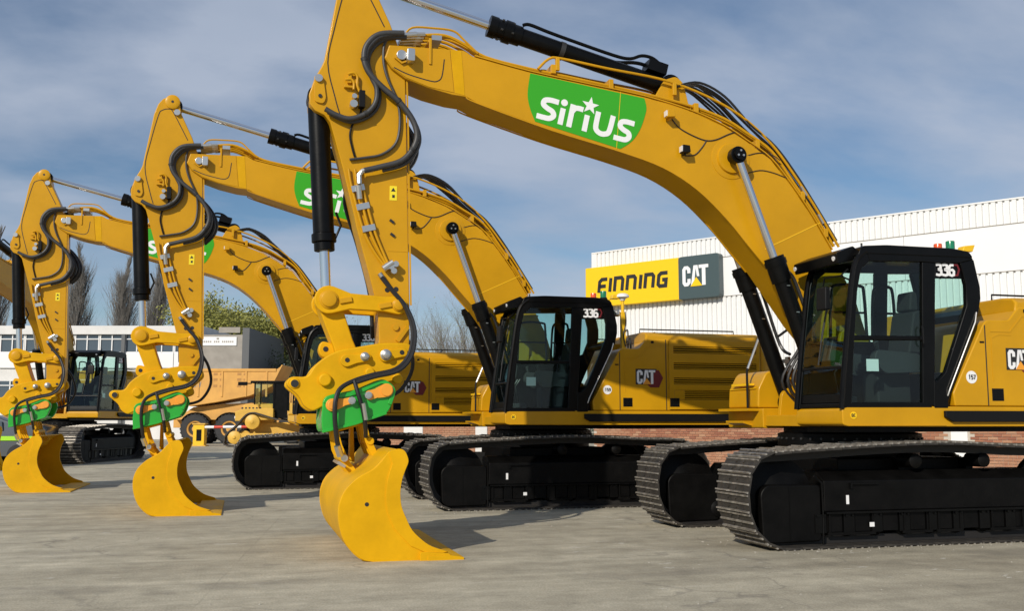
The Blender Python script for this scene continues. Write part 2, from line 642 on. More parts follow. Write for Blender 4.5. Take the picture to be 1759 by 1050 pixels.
def offset_line(pts, a, b, closed):
    n = len(pts)
    L_, R_ = [], []
    for i in range(n):
        p = Vector(pts[i])
        if closed:
            q0, q1 = Vector(pts[i - 1]), Vector(pts[(i + 1) % n])
        else:
            q0, q1 = Vector(pts[max(i - 1, 0)]), Vector(pts[min(i + 1, n - 1)])
        d0 = (p - q0)
        d1 = (q1 - p)
        d0 = d0.normalized() if d0.length > 1e-9 else d1.normalized()
        d1 = d1.normalized() if d1.length > 1e-9 else d0
        n0, n1 = Vector((-d0.y, d0.x)), Vector((-d1.y, d1.x))
        mth = n0 + n1
        mth = mth.normalized() if mth.length > 1e-6 else n0
        k = 1.0 / max(0.45, mth.dot(n0))
        L_.append(p + mth * (a * k))
        R_.append(p - mth * (b * k))
    return L_, R_


def spline(pts, sub=6, closed=False):
    P = [Vector(p) for p in pts]
    n = len(P)
    out = []
    for i in range(n if closed else n - 1):
        if closed:
            p0, p1, p2, p3 = P[i - 1], P[i], P[(i + 1) % n], P[(i + 2) % n]
        else:
            p0, p1, p2, p3 = P[max(i - 1, 0)], P[i], P[i + 1], P[min(i + 2, n - 1)]
        for k in range(sub):
            t = k / sub
            out.append(0.5 * ((2 * p1) + (p2 - p0) * t + (2 * p0 - 5 * p1 + 4 * p2 - p3) * t * t + (3 * p1 - p0 - 3 * p2 + p3) * t ** 3))
    if not closed:
        out.append(P[-1])
    return out


def round_poly(poly, r=0.05, seg=4, only=None):
    out = []
    n = len(poly)
    for i in range(n):
        p = Vector(poly[i])
        a, b = Vector(poly[i - 1]) - p, Vector(poly[(i + 1) % n]) - p
        if only is not None and i not in only:
            out.append(tuple(p))
            continue
        k = min(r, a.length * 0.45, b.length * 0.45)
        p0, p1 = p + a.normalized() * k, p + b.normalized() * k
        for j in range(seg + 1):
            t = j / seg
            out.append(tuple(p0 * (1 - t) ** 2 + p * 2 * t * (1 - t) + p1 * t * t))
    return out


def empty(name, loc=(0, 0, 0), rz=0.0, label=None, cat=None, group=None, scale=1.0):
    o = bpy.data.objects.new(name, None)
    o.location = loc
    o.rotation_euler = (0, 0, rz)
    o.scale = (scale,) * 3
    o.empty_display_size = 0.3
    COL.objects.link(o)
    tag(o, label, cat, group)
    return o


def tag(o, label=None, cat=None, group=None, kind=None):
    for k, v in (('label', label), ('category', cat), ('group', group), ('kind', kind)):
        if v:
            o[k] = v
    return o


def dup(o, parent=None, skip=()):
    c = o.copy()
    COL.objects.link(c)
    c.parent = parent
    for ch in list(o.children):
        if ch.name.split('.')[0] not in skip:
            dup(ch, c, skip)
    return c


def y3(pts, y):
    """(x, z) points to 3-D at depth y (y may be a list)"""
    return [(p[0], (y[i] if isinstance(y, (list, tuple)) else y), p[1]) for i, p in enumerate(pts)]


# ------------------------------------------------------------------ lettering, drawn as strokes


def arc(cx, cz, rx, rz, a0, a1, n=8):
    return [(cx + rx * math.cos(rad(a0 + (a1 - a0) * i / n)), cz + rz * math.sin(rad(a0 + (a1 - a0) * i / n))) for i in range(n + 1)]


GLYPH = {
    '3': [[(0.02, 0.93), (0.3, 0.98), (0.5, 0.9), (0.5, 0.62), (0.22, 0.53)], [(0.22, 0.53), (0.55, 0.44), (0.55, 0.1), (0.3, 0.02), (0.0, 0.07)]],
    '6': [[(0.52, 0.95), (0.25, 0.98), (0.08, 0.8), (0.05, 0.4), (0.1, 0.08), (0.3, 0.02), (0.52, 0.1), (0.54, 0.4), (0.4, 0.54), (0.1, 0.5)]],
    '1': [[(0.1, 0.8), (0.3, 1.0), (0.3, 0.0)]],
    '5': [[(0.52, 0.97), (0.1, 0.97), (0.06, 0.55), (0.4, 0.58), (0.54, 0.35), (0.45, 0.06), (0.05, 0.04)]],
    '7': [[(0.0, 0.96), (0.52, 0.96), (0.2, 0.0)]],
    '8': [[(0.28, 0.53), (0.06, 0.7), (0.12, 0.94), (0.44, 0.94), (0.5, 0.7), (0.28, 0.53), (0.03, 0.3), (0.12, 0.04), (0.44, 0.04), (0.53, 0.3), (0.28, 0.53)]],
    '9': [[(0.05, 0.05), (0.35, 0.04), (0.52, 0.3), (0.52, 0.8), (0.3, 0.98), (0.06, 0.85), (0.06, 0.6), (0.25, 0.48), (0.5, 0.55)]],
    'F': [[(0.04, 0.0), (0.04, 0.78), (0.2, 0.95), (0.62, 0.95)], [(0.04, 0.45), (0.55, 0.45)]],
    'I': [[(0.08, 0.0), (0.08, 1.0)]],
    'N': [[(0.04, 0.0), (0.04, 0.95), (0.5, 0.95), (0.62, 0.8), (0.62, 0.0)]],
    'G': [[(0.66, 0.95), (0.2, 0.95), (0.05, 0.8), (0.05, 0.18), (0.18, 0.05), (0.6, 0.05), (0.6, 0.48), (0.32, 0.48)]],
    'S': [[(0.52, 0.95), (0.08, 0.95), (0.05, 0.55), (0.5, 0.5), (0.5, 0.05), (0.02, 0.05)]],
    'A': [[(0.0, 0.0), (0.28, 1.0), (0.56, 0.0)], [(0.1, 0.35), (0.46, 0.35)]],
    'H': [[(0.04, 0.0), (0.04, 1.0)], [(0.52, 0.0), (0.52, 1.0)], [(0.04, 0.5), (0.52, 0.5)]],
    'Q': [[(0.5, 0.1), (0.1, 0.1), (0.05, 0.5), (0.1, 0.9), (0.45, 0.9), (0.52, 0.5), (0.45, 0.1)], [(0.35, 0.3), (0.6, -0.05)]],
    'C': [[(0.52, 0.85), (0.3, 0.95), (0.08, 0.8), (0.05, 0.5), (0.08, 0.2), (0.3, 0.05), (0.52, 0.15)]],
}


def letters(mb, word, x, z, h, adv, w, y0, y1, slant=0.0, wx=1.0):
    for ch in word:
        for st in GLYPH.get(ch, []):
            mb.ribbon([(x + p[0] * h * wx + slant * p[1] * h, z + p[1] * h) for p in st], w, y0, y1)
        x += adv[ch] * h * wx if isinstance(adv, dict) else adv * h * wx
    return mb


def cat_letters(mb, x, z, h, y0, y1):
    """heavy sans C A T, total width about 1.42 h"""
    t = 0.17 * h

    def q(pts):
        mb.prism([(x + a * h, z + b * h) for a, b in pts], y0, y1)
    mb.ribbon([(x + a * h, z + b * h) for a, b in [(0.36, 0.64), (0.36, 0.82), (0.27, 0.91), (0.15, 0.91), (0.085, 0.82), (0.085, 0.18), (0.15, 0.09), (0.27, 0.09), (0.36, 0.18), (0.36, 0.36)]], t, y0, y1)
    q([(0.46, 0.0), (0.62, 1.0), (0.84, 1.0), (0.93, 0.45), (0.80, 0.45), (0.73, 0.86), (0.63, 0.0)])
    q([(0.90, 1.0), (1.42, 1.0), (1.42, 0.84), (1.26, 0.84), (1.26, 0.0), (1.07, 0.0), (1.07, 0.84), (0.90, 0.84)])
    return mb


def cat_triangle(mb, x, z, h, y0, y1):
    mb.prism([(x + 0.44 * h, z - 0.02 * h), (x + 0.76 * h, z + 0.42 * h), (x + 1.08 * h, z - 0.02 * h)], y0, y1)
    return mb

# ------------------------------------------------------------------ ground
gm = MB()
gm.add([(-600, -60, 0), (600, -60, 0), (600, 1200, 0), (-600, 1200, 0)], [(0, 1, 2, 3)])
ground = tag(gm.build('ground', 'yard_concrete', smooth=False), kind='structure')

# ------------------------------------------------------------------ excavator
# machine coordinates: x to the rear, y to its right side, z up; origin on the ground below the swing centre
STICK = [(-6.869, 5.579), (-6.807, 5.954), (-6.725, 6.457), (-6.666, 6.633), (-6.594, 6.728), (-6.516, 6.765), (-6.385, 6.769), (-6.33, 6.675), (-6.296, 6.493), (-6.11, 6.10), (-6.03, 5.884), (-5.966, 5.681), (-5.921, 5.429), (-5.9, 4.839), (-5.888, 4.365), (-5.86, 3.402), (-5.841, 2.779), (-5.836, 2.323), (-5.887, 2.076), (-6.019, 1.994), (-6.152, 2.025), (-6.22, 2.156), (-6.186, 2.349), (-6.204, 2.694), (-6.307, 3.072), (-6.469, 3.644), (-6.491, 3.752), (-6.634, 4.314), (-6.79, 4.851), (-6.858, 4.928), (-6.964, 4.974), (-7.025, 5.052), (-7.034, 5.161), (-6.973, 5.36), (-6.9, 5.5)]
BOOM = [(-6.127, 5.817), (-5.233, 5.836), (-5.119, 5.775), (-4.422, 5.648), (-3.659, 5.554), (-2.897, 5.46), (-2.264, 5.322), (-1.83, 5.167), (-1.523, 4.999), (-1.18, 4.781), (-0.877, 4.431), (-0.608, 4.061), (-0.338, 3.625), (-0.003, 2.956), (0.163, 2.428), (0.049, 2.2), (-0.169, 2.107), (-0.393, 2.23), (-0.779, 2.67), (-1.297, 3.377), (-1.531, 3.636), (-1.826, 3.965), (-2.223, 4.316), (-2.681, 4.569), (-3.279, 4.742), (-4.146, 4.94), (-5.059, 5.197), (-5.202, 5.264), (-5.371, 5.277), (-5.659, 5.337), (-5.929, 5.426), (-6.096, 5.537), (-6.179, 5.656)]
COUPLER = [(-7.19, 1.885), (-7.135, 1.911), (-6.99, 1.919), (-6.911, 2.03), (-6.793, 2.134), (-6.647, 2.208), (-6.474, 2.244), (-6.194, 2.296), (-5.997, 2.306), (-5.877, 2.302), (-5.83, 2.257), (-5.809, 2.151), (-5.901, 2.051), (-5.973, 1.971), (-5.952, 1.899), (-5.997, 1.84), (-6.193, 1.786), (-6.515, 1.68), (-6.756, 1.608), (-6.844, 1.563), (-6.925, 1.537), (-7.014, 1.594), (-7.073, 1.695), (-7.188, 1.796), (-7.208, 1.84)]
GREEN = [(-6.817, 1.65), (-6.787, 1.694), (-6.712, 1.72), (-6.478, 1.767), (-6.243, 1.871), (-6.159, 1.892), (-6.054, 1.828), (-6.021, 1.744), (-6.064, 1.596), (-6.121, 1.499), (-6.471, 1.378), (-6.816, 1.291), (-6.832, 1.448)]
BUCKET = [(-6.142, 1.097), (-6.036, 1.127), (-5.977, 1.108), (-5.946, 1.059), (-5.93, 0.989), (-5.962, 0.902), (-5.996, 0.798), (-6.012, 0.659), (-5.996, 0.52), (-5.946, 0.398), (-5.883, 0.275), (-5.775, 0.168), (-5.666, 0.096), (-5.495, 0.038), (-5.476, 0.015), (-5.50, -0.035), (-5.783, -0.035), (-6.318, -0.03), (-6.458, 0.038), (-6.581, 0.178), (-6.633, 0.299), (-6.658, 0.432), (-6.649, 0.569), (-6.591, 0.703), (-6.472, 0.822), (-6.297, 0.922), (-6.206, 1.018)]
BUCKET = [(x, z + 0.05) for x, z in BUCKET]
CABSIDE = [(-1.07, 1.567), (-1.022, 1.978), (-0.931, 2.649), (-0.865, 3.092), (-0.794, 3.3), (-0.665, 3.409), (0.719, 3.443), (0.806, 3.362), (0.876, 3.024), (0.875, 2.89), (0.83, 2.699), (0.35, 1.654), (0.345, 1.572)]
DOOR = [(-0.945, 1.621), (-0.888, 2.247), (-0.812, 2.924), (-0.75, 3.186), (-0.63, 3.28), (0.082, 3.303), (0.099, 3.164), (0.014, 1.625)]
REARW = [(0.268, 3.297), (0.612, 3.311), (0.678, 3.045), (0.671, 2.799), (0.33, 1.995), (0.22, 1.891), (0.19, 1.925)]
TRACK = [(-2.348, 0.624), (-2.298, 0.862), (-2.188, 1.0), (-2.015, 1.078), (-1.201, 1.133), (-0.404, 1.172), (0.31, 1.182), (1.30, 1.14), (1.97, 1.12), (2.24, 1.03), (2.44, 0.86), (2.52, 0.62), (2.46, 0.36), (2.30, 0.14), (2.04, 0.012), (1.6, 0.0), (0.8, 0.0), (0.0, 0.0), (-0.8, 0.0), (-1.6, 0.0), (-1.96, 0.012), (-2.22, 0.17), (-2.33, 0.40)]
YP = 'yellow_paint'
BK = 'black_paint'


def pin(mb, x, z, r, y0, y1, seg=20):
    return mb.cyl((x, y0, z), (x, y1, z), r, seg=seg)


def link_poly(a, b, ra, rb, wa, wb, seg=10):
    """outline of a link between two bosses a, b with waist half-widths"""
    a, b = Vector(a), Vector(b)
    d = (b - a).normalized()
    n = Vector((-d.y, d.x))
    out = []
    base = math.atan2(-d.y, -d.x)
    for i in range(seg + 1):
        t = base - rad(105) + rad(210) * i / seg
        out.append(tuple(a + Vector((math.cos(t), math.sin(t))) * ra))
    out.append(tuple(a + d * (ra * 1.5) - n * wa))
    out.append(tuple(b - d * (rb * 1.5) - n * wb))
    base = math.atan2(d.y, d.x)
    for i in range(seg + 1):
        t = base - rad(105) + rad(210) * i / seg
        out.append(tuple(b + Vector((math.cos(t), math.sin(t))) * rb))
    out.append(tuple(b - d * (rb * 1.5) + n * wb))
    out.append(tuple(a + d * (ra * 1.5) + n * wa))
    return out


def make_tracks(root):
    # the loop, measured by length
    loop = spline(TRACK, 8, True)
    cum = [0.0]
    for i in range(len(loop)):
        cum.append(cum[-1] + (Vector(loop[(i + 1) % len(loop)]) - Vector(loop[i])).length)
    tot = cum[-1]
    N = 52
    pitch = tot / N

    def at(s):
        s %= tot
        for i in range(len(loop)):
            if cum[i + 1] >= s:
                t = (s - cum[i]) / (cum[i + 1] - cum[i])
                return Vector(loop[i]).lerp(Vector(loop[(i + 1) % len(loop)]), t)
    # one shoe: a plate with three grousers and four bolt heads; local x along the loop, y across, z outwards
    W = 0.375
    h = pitch * 0.5
    sm = MB()
    sm.prism([(-h * 0.97, -0.036), (h * 0.97, -0.036), (h * 0.97, -0.012), (-h * 0.97, -0.012)], -W, W)
    nf0 = len(sm.f)
    for gx, gh in ((-h * 0.86, 0.012), (-h * 0.05, 0.004), (h * 0.80, 0.004)):
        sm.prism([(gx - 0.012, -0.013), (gx + 0.012, -0.013), (gx + 0.008, gh), (gx - 0.008, gh)], -W - 0.003, W + 0.003)
    nf1 = len(sm.f)
    for bx in (-0.045, 0.05):
        for by in (-0.09, 0.09):
            sm.cyl((bx, by, -0.014), (bx, by, 0.004), 0.016, seg=6)
    shoe_me = sm.mesh('track_shoe', 'track_steel', smooth=False)
    shoe_me.materials.append(MAT['grouser_steel'])
    for i_ in range(nf0, nf1):
        shoe_me.polygons[i_].material_index = 1
    inner = [tuple(v) for v in offset_line([tuple(p) for p in loop], 0.0, 0.0, True)[0]]
    # orientation: make sure offset goes inwards
    cxm = sum(p[0] for p in inner) / len(inner)
    for side in (-1, 1):
        yc = side * 1.245
        # link chain
        cm = MB()
        for off in (-0.14, 0.09):
            pts = [tuple(p) for p in loop]
            l, r = offset_line(pts, -0.04, 0.15, True)
            l2, r2 = offset_line(pts, 0.04, -0.15, True)
            # pick the pair that lies inside
            ins = r if abs(r[0].x) < abs(l[0].x) else l
            n = len(pts)
            a, b = offset_line(pts, 0.0, 0.0, True)[0], None
            inn = []
            outn = []
            for i in range(n):
                p = Vector(pts[i])
                c = Vector((max(-1.75, min(1.85, p.x)), 0.58))
                d = (c - p).normalized()
                outn.append(p + d * 0.038)
                inn.append(p + d * 0.13)
            vs = []
            for i in range(n):
                vs += [(outn[i].x, yc + off, outn[i].y), (inn[i].x, yc + off, inn[i].y), (inn[i].x, yc + off + 0.05, inn[i].y), (outn[i].x, yc + off + 0.05, outn[i].y)]
            fs = []
            for i in range(n):
                q, q2 = 4 * i, 4 * ((i + 1) % n)
                for k in range(4):
                    k2 = (k + 1) % 4
                    fs.append((q + k, q + k2, q2 + k2, q2 + k))
            cm.add(vs, fs)
        for k in range(N):
            p = at(k * pitch)
            c = Vector((max(-1.75, min(1.85, p.x)), 0.58))
            p = p + (c - p).normalized() * 0.085
            cm.cyl((p.x, yc - 0.13, p.y), (p.x, yc + 0.13, p.y), 0.026, seg=6)
        tr = cm.build('track', 'chain_steel', root, split=False)
        for k in range(N):
            s = (k + 0.5) * pitch
            p = at(s)
            d = (at(s + pitch * 0.45) - at(s - pitch * 0.45)).normalized()
            o = bpy.data.objects.new('track_shoe', shoe_me)
            COL.objects.link(o)
            o.parent = tr
            nrm = Vector((-d.y, d.x))
            c = Vector((max(-1.75, min(1.85, p.x)), 0.58))
            if nrm.dot(p - c) < 0:
                nrm = -nrm
            M = Matrix(((d.x, 0, nrm.x, p.x), (0, 1, 0, yc), (d.y, 0, nrm.y, p.y), (0, 0, 0, 1)))
            o.matrix_local = M
        # track frame: a box girder with sloping top, ledge and guards
        s = side
        y_in, y_out = side * 0.98, side * 1.47
        fm = MB()
        sec = [(0.98, 0.30), (1.47, 0.40), (1.47, 0.74), (1.30, 0.845), (0.98, 0.845)]
        n = len(sec)
        for x0, x1 in ((-1.31, 1.75),):
            vs = [(x0, s * y, z) for y, z in sec] + [(x1, s * y, z) for y, z in sec]
            fm.add(vs, [tuple(range(n)), tuple(range(2 * n - 1, n - 1, -1))] + [(i, i + n, (i + 1) % n + n, (i + 1) % n) for i in range(n)])
        fr = fm.build('track_frame', 'black_dusty', root, bevel=0.012)
        MB().box(-1.30, 1.75, min(s * 1.44, s * 1.50), max(s * 1.44, s * 1.50), 0.375, 0.398).build('ledge', 'black_paint', fr)
        # step plate and small lug
        MB().box(-0.98, -0.62, min(s * 1.472, s * 1.50), max(s * 1.472, s * 1.50), 0.70, 0.715).box(-0.98, -0.955, min(s * 1.472, s * 1.497), max(s * 1.472, s * 1.497), 0.655, 0.70).build('step_lug', 'black_paint', fr)
        cv = MB()
        cv.prism(round_poly([(-2.08, 0.12), (-2.10, 0.62), (-2.02, 0.71), (-1.34, 0.70), (-1.34, 0.07), (-2.0, 0.06)], 0.06), min(s * 1.08, s * 1.455), max(s * 1.08, s * 1.455))
        cvo = cv.build('drive_cover', 'black_dusty', fr, bevel=0.02)
        cm2 = MB().box(-1.745, -1.735, min(s * 1.453, s * 1.46), max(s * 1.453, s * 1.46), 0.08, 0.69)
        cm2.tube([(-1.335, s * 1.462, 0.04), (-1.325, s * 1.465, 0.3), (-1.335, s * 1.462, 0.72), (-1.42, s * 1.45, 0.80)], 0.012, 6)
        cm2.build('cover_seam', 'black_paint', cvo)
        # end wheels
        for x, r, nm in ((-1.80, 0.44, 'sprocket'), (1.92, 0.46, 'idler_wheel')):
            wm = MB()
            wm.lathe((x, s * 1.245, 0.575), (0, 1, 0), [(r * 0.3, -0.14), (r * 0.5, -0.12), (r * 0.85, -0.05), (r, -0.045), (r, 0.045), (r * 0.85, 0.05), (r * 0.5, 0.12), (r * 0.3, 0.14)], 28)
            wm.build(nm, 'black_dusty', fr)
        # rollers and guards below the girder
        for k in range(9):
            x = -1.36 + k * 0.365
            rm = MB().lathe((x, s * 1.24, 0.225), (0, 1, 0), [(0.06, -0.2), (0.115, -0.17), (0.115, -0.08), (0.085, -0.07), (0.085, 0.07), (0.115, 0.08), (0.115, 0.17), (0.06, 0.2)], 16)
            ro = rm.build('roller', 'black_dusty', fr)
            bm_ = MB().box(x - 0.07, x + 0.07, min(s * 1.435, s * 1.465), max(s * 1.435, s * 1.465), 0.16, 0.37)
            for bx in (-0.04, 0.04):
                bm_.cyl((x + bx, s * 1.46, 0.35), (x + bx, s * 1.482, 0.35), 0.014, seg=6)
            bm_.build('roller_bracket', 'black_paint', ro)
        MB().box(-1.30, 1.70, min(s * 1.02, s * 1.05), max(s * 1.02, s * 1.05), 0.10, 0.36).build('roller_gap_backing', 'black_dusty', fr)  # dark sheet added behind the rollers so their gaps read as shade
        gm_ = MB()
        for x0, x1 in ((-1.28, -0.66), (-0.30, 0.10), (0.16, 0.52), (0.9, 1.4)):
            gm_.box(x0, x1, min(s * 1.45, s * 1.475), max(s * 1.45, s * 1.475), 0.135, 0.165)
            for x in (x0 + 0.03, x1 - 0.03):
                gm_.box(x - 0.012, x + 0.012, min(s * 1.45, s * 1.474), max(s * 1.45, s * 1.474), 0.165, 0.375)
        for k in range(8):
            x = -1.36 + k * 0.365
            gm_.box(x + 0.085, x + 0.28, min(s * 1.438, s * 1.452), max(s * 1.438, s * 1.452), 0.17, 0.374)
        gm_.build('track_guard', 'black_dusty', fr)
        for x in (-0.05, 0.90):
            rm = MB().lathe((x, s * 1.28, 0.955), (0, 1, 0), [(0.05, -0.16), (0.085, -0.14), (0.085, 0.12), (0.06, 0.15), (0.03, 0.17)], 16)
            rm.box(x - 0.05, x + 0.05, min(s * 1.0, s * 1.16), max(s * 1.0, s * 1.16), 0.80, 0.98)
            rm.build('carrier_roller', 'black_dusty', fr)
        if side < 0:
            MB().box(-1.03, -0.995, -1.477, -1.4725, 0.48, 0.58).build('label_plate', 'white_decal', fr)
            MB().box(-0.74, -0.68, -1.482, -1.4775, 0.22, 0.27).build('label_plate', 'white_decal', fr)
    # centre frame
    cf = MB()
    cf.box(-0.85, 0.85, -1.05, 1.05, 0.55, 0.98)
    for sx in (-1, 1):
        for sy in (-1, 1):
            vs = [(sx * 0.45, sy * 0.5, 0.5), (sx * 1.25, sy * 1.05, 0.45), (sx * 0.7, sy * 1.05, 0.45), (sx * 0.2, sy * 0.5, 0.5)]
            cf.add([(*v[:2], v[2]) for v in vs] + [(v[0], v[1], v[2] + 0.38) for v in vs], [(0, 1, 2, 3), (4, 5, 6, 7), (0, 1, 5, 4), (1, 2, 6, 5), (2, 3, 7, 6), (3, 0, 4, 7)])
    cf.build('undercarriage_frame', 'black_dusty', root, bevel=0.02)
    sb = MB().lathe((0, 0, 0.98), (0, 0, 1), [(0.86, 0.0), (0.86, 0.09), (0.90, 0.10), (0.90, 0.28), (0.82, 0.30), (0.82, 0.42)], 48)
    sbo = sb.build('swing_bearing', 'black_dusty', root)
    bl = MB()
    for k in range(40):
        a = 2 * math.pi * k / 40
        bl.cyl((0.88 * math.cos(a), 0.88 * math.sin(a), 1.2), (0.915 * math.cos(a), 0.915 * math.sin(a), 1.2), 0.016, seg=6)
    tag(bl.build('bearing_bolts', 'dark_steel', sbo, split=False), kind='stuff')


def make_cab(root):
    cab = MB()
    near, far = (-1.50, -1.43), (-0.575, -0.505)
    apil = CABSIDE[:6] + DOOR[:5][::-1]
    rail = [CABSIDE[5], CABSIDE[6], CABSIDE[7], REARW[1], REARW[0], DOOR[5], DOOR[4]]
    bpil = [DOOR[5], REARW[0], (0.16, 1.60), (0.0, 1.60)]
    cpil = [CABSIDE[7], CABSIDE[8], CABSIDE[9], CABSIDE[10], CABSIDE[11], CABSIDE[12], (0.15, 1.572), (0.165, 1.9), (0.22, 1.891), (0.33, 1.995), (0.671, 2.799), (0.678, 3.045), REARW[1]]
    sill = [(-1.07, 1.567), (-1.06, 1.64), (0.05, 1.64), (0.16, 1.572)]
    mid = [(-0.90, 2.35), (0.06, 2.37), (0.06, 2.42), (-0.895, 2.41)]
    for y0, y1 in (near, far):
        cab.prism(apil, y0, y1)
        cab.prism(rail, y0 + 0.002, y1 - 0.002)
        cab.prism(bpil, y0 + 0.004, y1 - 0.004)
        cab.prism(cpil, y0, y1)
        cab.prism(sill, y0 + 0.003, y1 - 0.003)
        cab.prism(mid, y0 + 0.006, y1 - 0.006)
    # cross members, rear wall below the window, floor
    cab.box(0.33, 0.40, -1.44, -0.56, 1.58, 2.0)
    cab.prism([(0.69, 2.62), (0.84, 2.72), (0.80, 2.78), (0.66, 2.70)], -1.44, -0.56)
    cab.box(-1.06, 0.36, -1.44, -0.56, 1.575, 1.63)
    cab.prism([(-1.045, 1.63), (-0.99, 1.63), (-0.975, 1.74), (-1.03, 1.74)], -1.44, -0.56)
    cab.prism([(-1.018, 2.03), (-0.985, 2.03), (-0.98, 2.07), (-1.012, 2.07)], -1.44, -0.56)
    cab.prism([(-1.03, 1.64), (-0.90, 2.36), (0.06, 2.38), (0.60, 2.60), (0.33, 1.64)], -0.565, -0.515)
    co = cab.build('cab', BK, root, bevel=0.012)
    # rounded near A-pillar highlight tube and door edge
    ap = MB()
    ap.tube([(x - 0.005, -1.487, z) for x, z in spline(CABSIDE[:6], 5)], 0.032, 8)
    ap.tube([(x - 0.005, -0.515, z) for x, z in spline(CABSIDE[:6], 5)], 0.032, 8)
    ap.build('front_pillar', BK, co)
    # roof with a lip and front visor
    rf = MB()
    rf.prism(round_poly([(-0.80, 3.33), (-0.74, 3.46), (-0.4, 3.485), (0.5, 3.485), (0.74, 3.455), (0.80, 3.37), (0.70, 3.38), (-0.66, 3.37)], 0.05), -1.508, -0.495)
    rfo = rf.build('cab_roof', BK, co, bevel=0.025)
    vz = MB()
    vz.prism(round_poly([(-0.99, 3.25), (-1.01, 3.38), (-0.78, 3.475), (-0.72, 3.42), (-0.78, 3.30)], 0.02), -1.40, -0.44)
    vz.build('sun_visor', BK, rfo, bevel=0.01)
    lp = MB()
    for y in (-1.33, -0.47):
        lp.cyl((-1.012, y, 3.32), (-0.99, y, 3.325), 0.028, seg=14)
    lp.build('work_lamp', 'lamp_lens', rfo)
    MB().tube([(-0.60, -1.30, 3.47), (-0.60, -1.30, 3.53)], 0.012, 6).build('aerial', 'black_rubber', rfo)
    # glass
    for nm, poly, y in (('door_glass', DOOR, -1.46), ('side_glass', REARW, -1.455), ('far_glass', DOOR, -0.54), ('far_glass', REARW, -0.545)):
        MB().prism([(p[0], p[1]) for p in poly], y - 0.003, y + 0.003).build(nm, 'cab_glass', co, smooth=False)
    ws = MB()
    pts = spline([(-1.01, 2.06), (-0.955, 2.45), (-0.905, 2.80), (-0.862, 3.08), (-0.80, 3.28)], 4)
    ws.strip([(p[0] + 0.005, p[1]) for p in pts], 0.006, -1.45, -0.55)
    ws.build('windscreen', 'cab_glass', co)
    MB().strip([(-1.032, 1.74), (-1.0, 2.03)], 0.006, -1.45, -0.55).build('lower_windscreen', 'cab_glass', co)
    MB().strip([(0.79, 3.33), (0.865, 3.0), (0.85, 2.85), (0.80, 2.74)], 0.006, -1.43, -0.57).build('rear_glass', 'cab_glass', co)
    MB().tube([(-1.02, -0.95, 2.09), (-0.985, -1.0, 2.45), (-0.925, -1.06, 2.85)], 0.009, 6).tube([(-1.0, -0.99, 2.35), (-0.90, -1.08, 3.02)], 0.012, 6).build('wiper', 'black_rubber', co)
    # window inner frames on the far side
    ff = MB()
    for x0, x1 in ((-0.62, -0.12), (-0.02, 0.30)):
        ff.tube(y3(spline([(x0, 2.45), (x0 + 0.03, 3.0), (x0 + 0.10, 3.12), (x1 - 0.06, 3.12), (x1, 3.02), (x1 + 0.02, 2.45)], 4), -0.60), 0.02, 6)
        ff.tube([(x0, -0.60, 2.78), (x1, -0.60, 2.78)], 0.015, 6)
    ff.build('window_frame', BK, co)
    # seat, consoles, sticks, monitor
    st = MB()
    st.prism(round_poly([(-0.42, 2.02), (-0.40, 2.14), (0.10, 2.12), (0.12, 2.0)], 0.05), -1.24, -0.76)
    st.prism(round_poly([(0.02, 2.10), (0.14, 2.75), (0.27, 2.76), (0.20, 2.05)], 0.06), -1.22, -0.78)
    st.prism(round_poly([(0.14, 2.76), (0.17, 3.0), (0.26, 3.0), (0.27, 2.76)], 0.04), -1.14, -0.86)
    st.box(-0.36, 0.1, -1.16, -0.84, 1.64, 2.0)
    st.build('seat', 'seat_fabric', co, bevel=0.03)
    cn = MB()
    for y0, y1 in ((-1.38, -1.27), (-0.74, -0.62)):
        cn.prism(round_poly([(-0.55, 2.12), (-0.50, 2.26), (0.08, 2.22), (0.1, 2.0), (-0.4, 1.98)], 0.05), y0, y1)
        cn.tube([(-0.45, (y0 + y1) / 2, 2.24), (-0.48, (y0 + y1) / 2, 2.36)], [0.02, 0.035], 8)
    cn.prism(round_poly([(-0.8, 2.15), (-0.72, 2.45), (-0.66, 2.45), (-0.7, 2.15)], 0.02), -0.82, -0.60)
    cn.box(-0.9, -0.6, -1.1, -1.02, 1.63, 1.72)
    cn.box(-0.9, -0.6, -0.95, -0.87, 1.63, 1.72)
    cn.build('console', 'console', co, bevel=0.015)
    lv = MB()
    for y in (-1.06, -0.91):
        lv.tube([(-0.72, y, 1.66), (-0.78, y, 2.0), (-0.70, y, 2.12)], 0.013, 6)
    lv.build('pedal_lever', BK, co)
    MB().box(-0.70, -0.54, -1.452, -1.4475, 2.0, 2.14).build('paper_notice', 'paper', co)
    MB().box(-0.46, -0.40, -1.465, -1.4635, 2.375, 2.395).box(-0.39, -0.37, -1.465, -1.4635, 2.375, 2.395).build('label_plate', 'white_decal', co)
    hd = MB().tube([(0.03, -1.505, 2.30), (0.02, -1.53, 2.33), (0.02, -1.53, 2.50), (0.03, -1.505, 2.53)], 0.012, 6)
    hd.build('door_handle', 'black_plastic', co)
    gr = MB().tube([(0.80, -1.50, 2.72), (0.76, -1.52, 2.60), (0.36, -1.52, 1.80), (0.34, -1.50, 1.72)], 0.009, 6)
    gr.build('grab_rail', 'zinc', co)
    # mirror on an arm by the windscreen
    mr = MB()
    mr.tube([(-0.90, -1.49, 3.05), (-1.0, -1.45, 3.10), (-1.08, -1.25, 3.10), (-1.09, -1.22, 3.0)], 0.011, 6)
    mr.tube([(-1.0, -1.45, 3.10), (-0.92, -1.49, 3.18)], 0.009, 6)
    mro = mr.build('mirror_arm', BK, co)
    MB().prism(round_poly([(-1.13, 2.72), (-1.12, 2.99), (-1.06, 2.99), (-1.05, 2.72)], 0.02), -1.32, -1.12).build('mirror', 'black_plastic', mro, bevel=0.02)
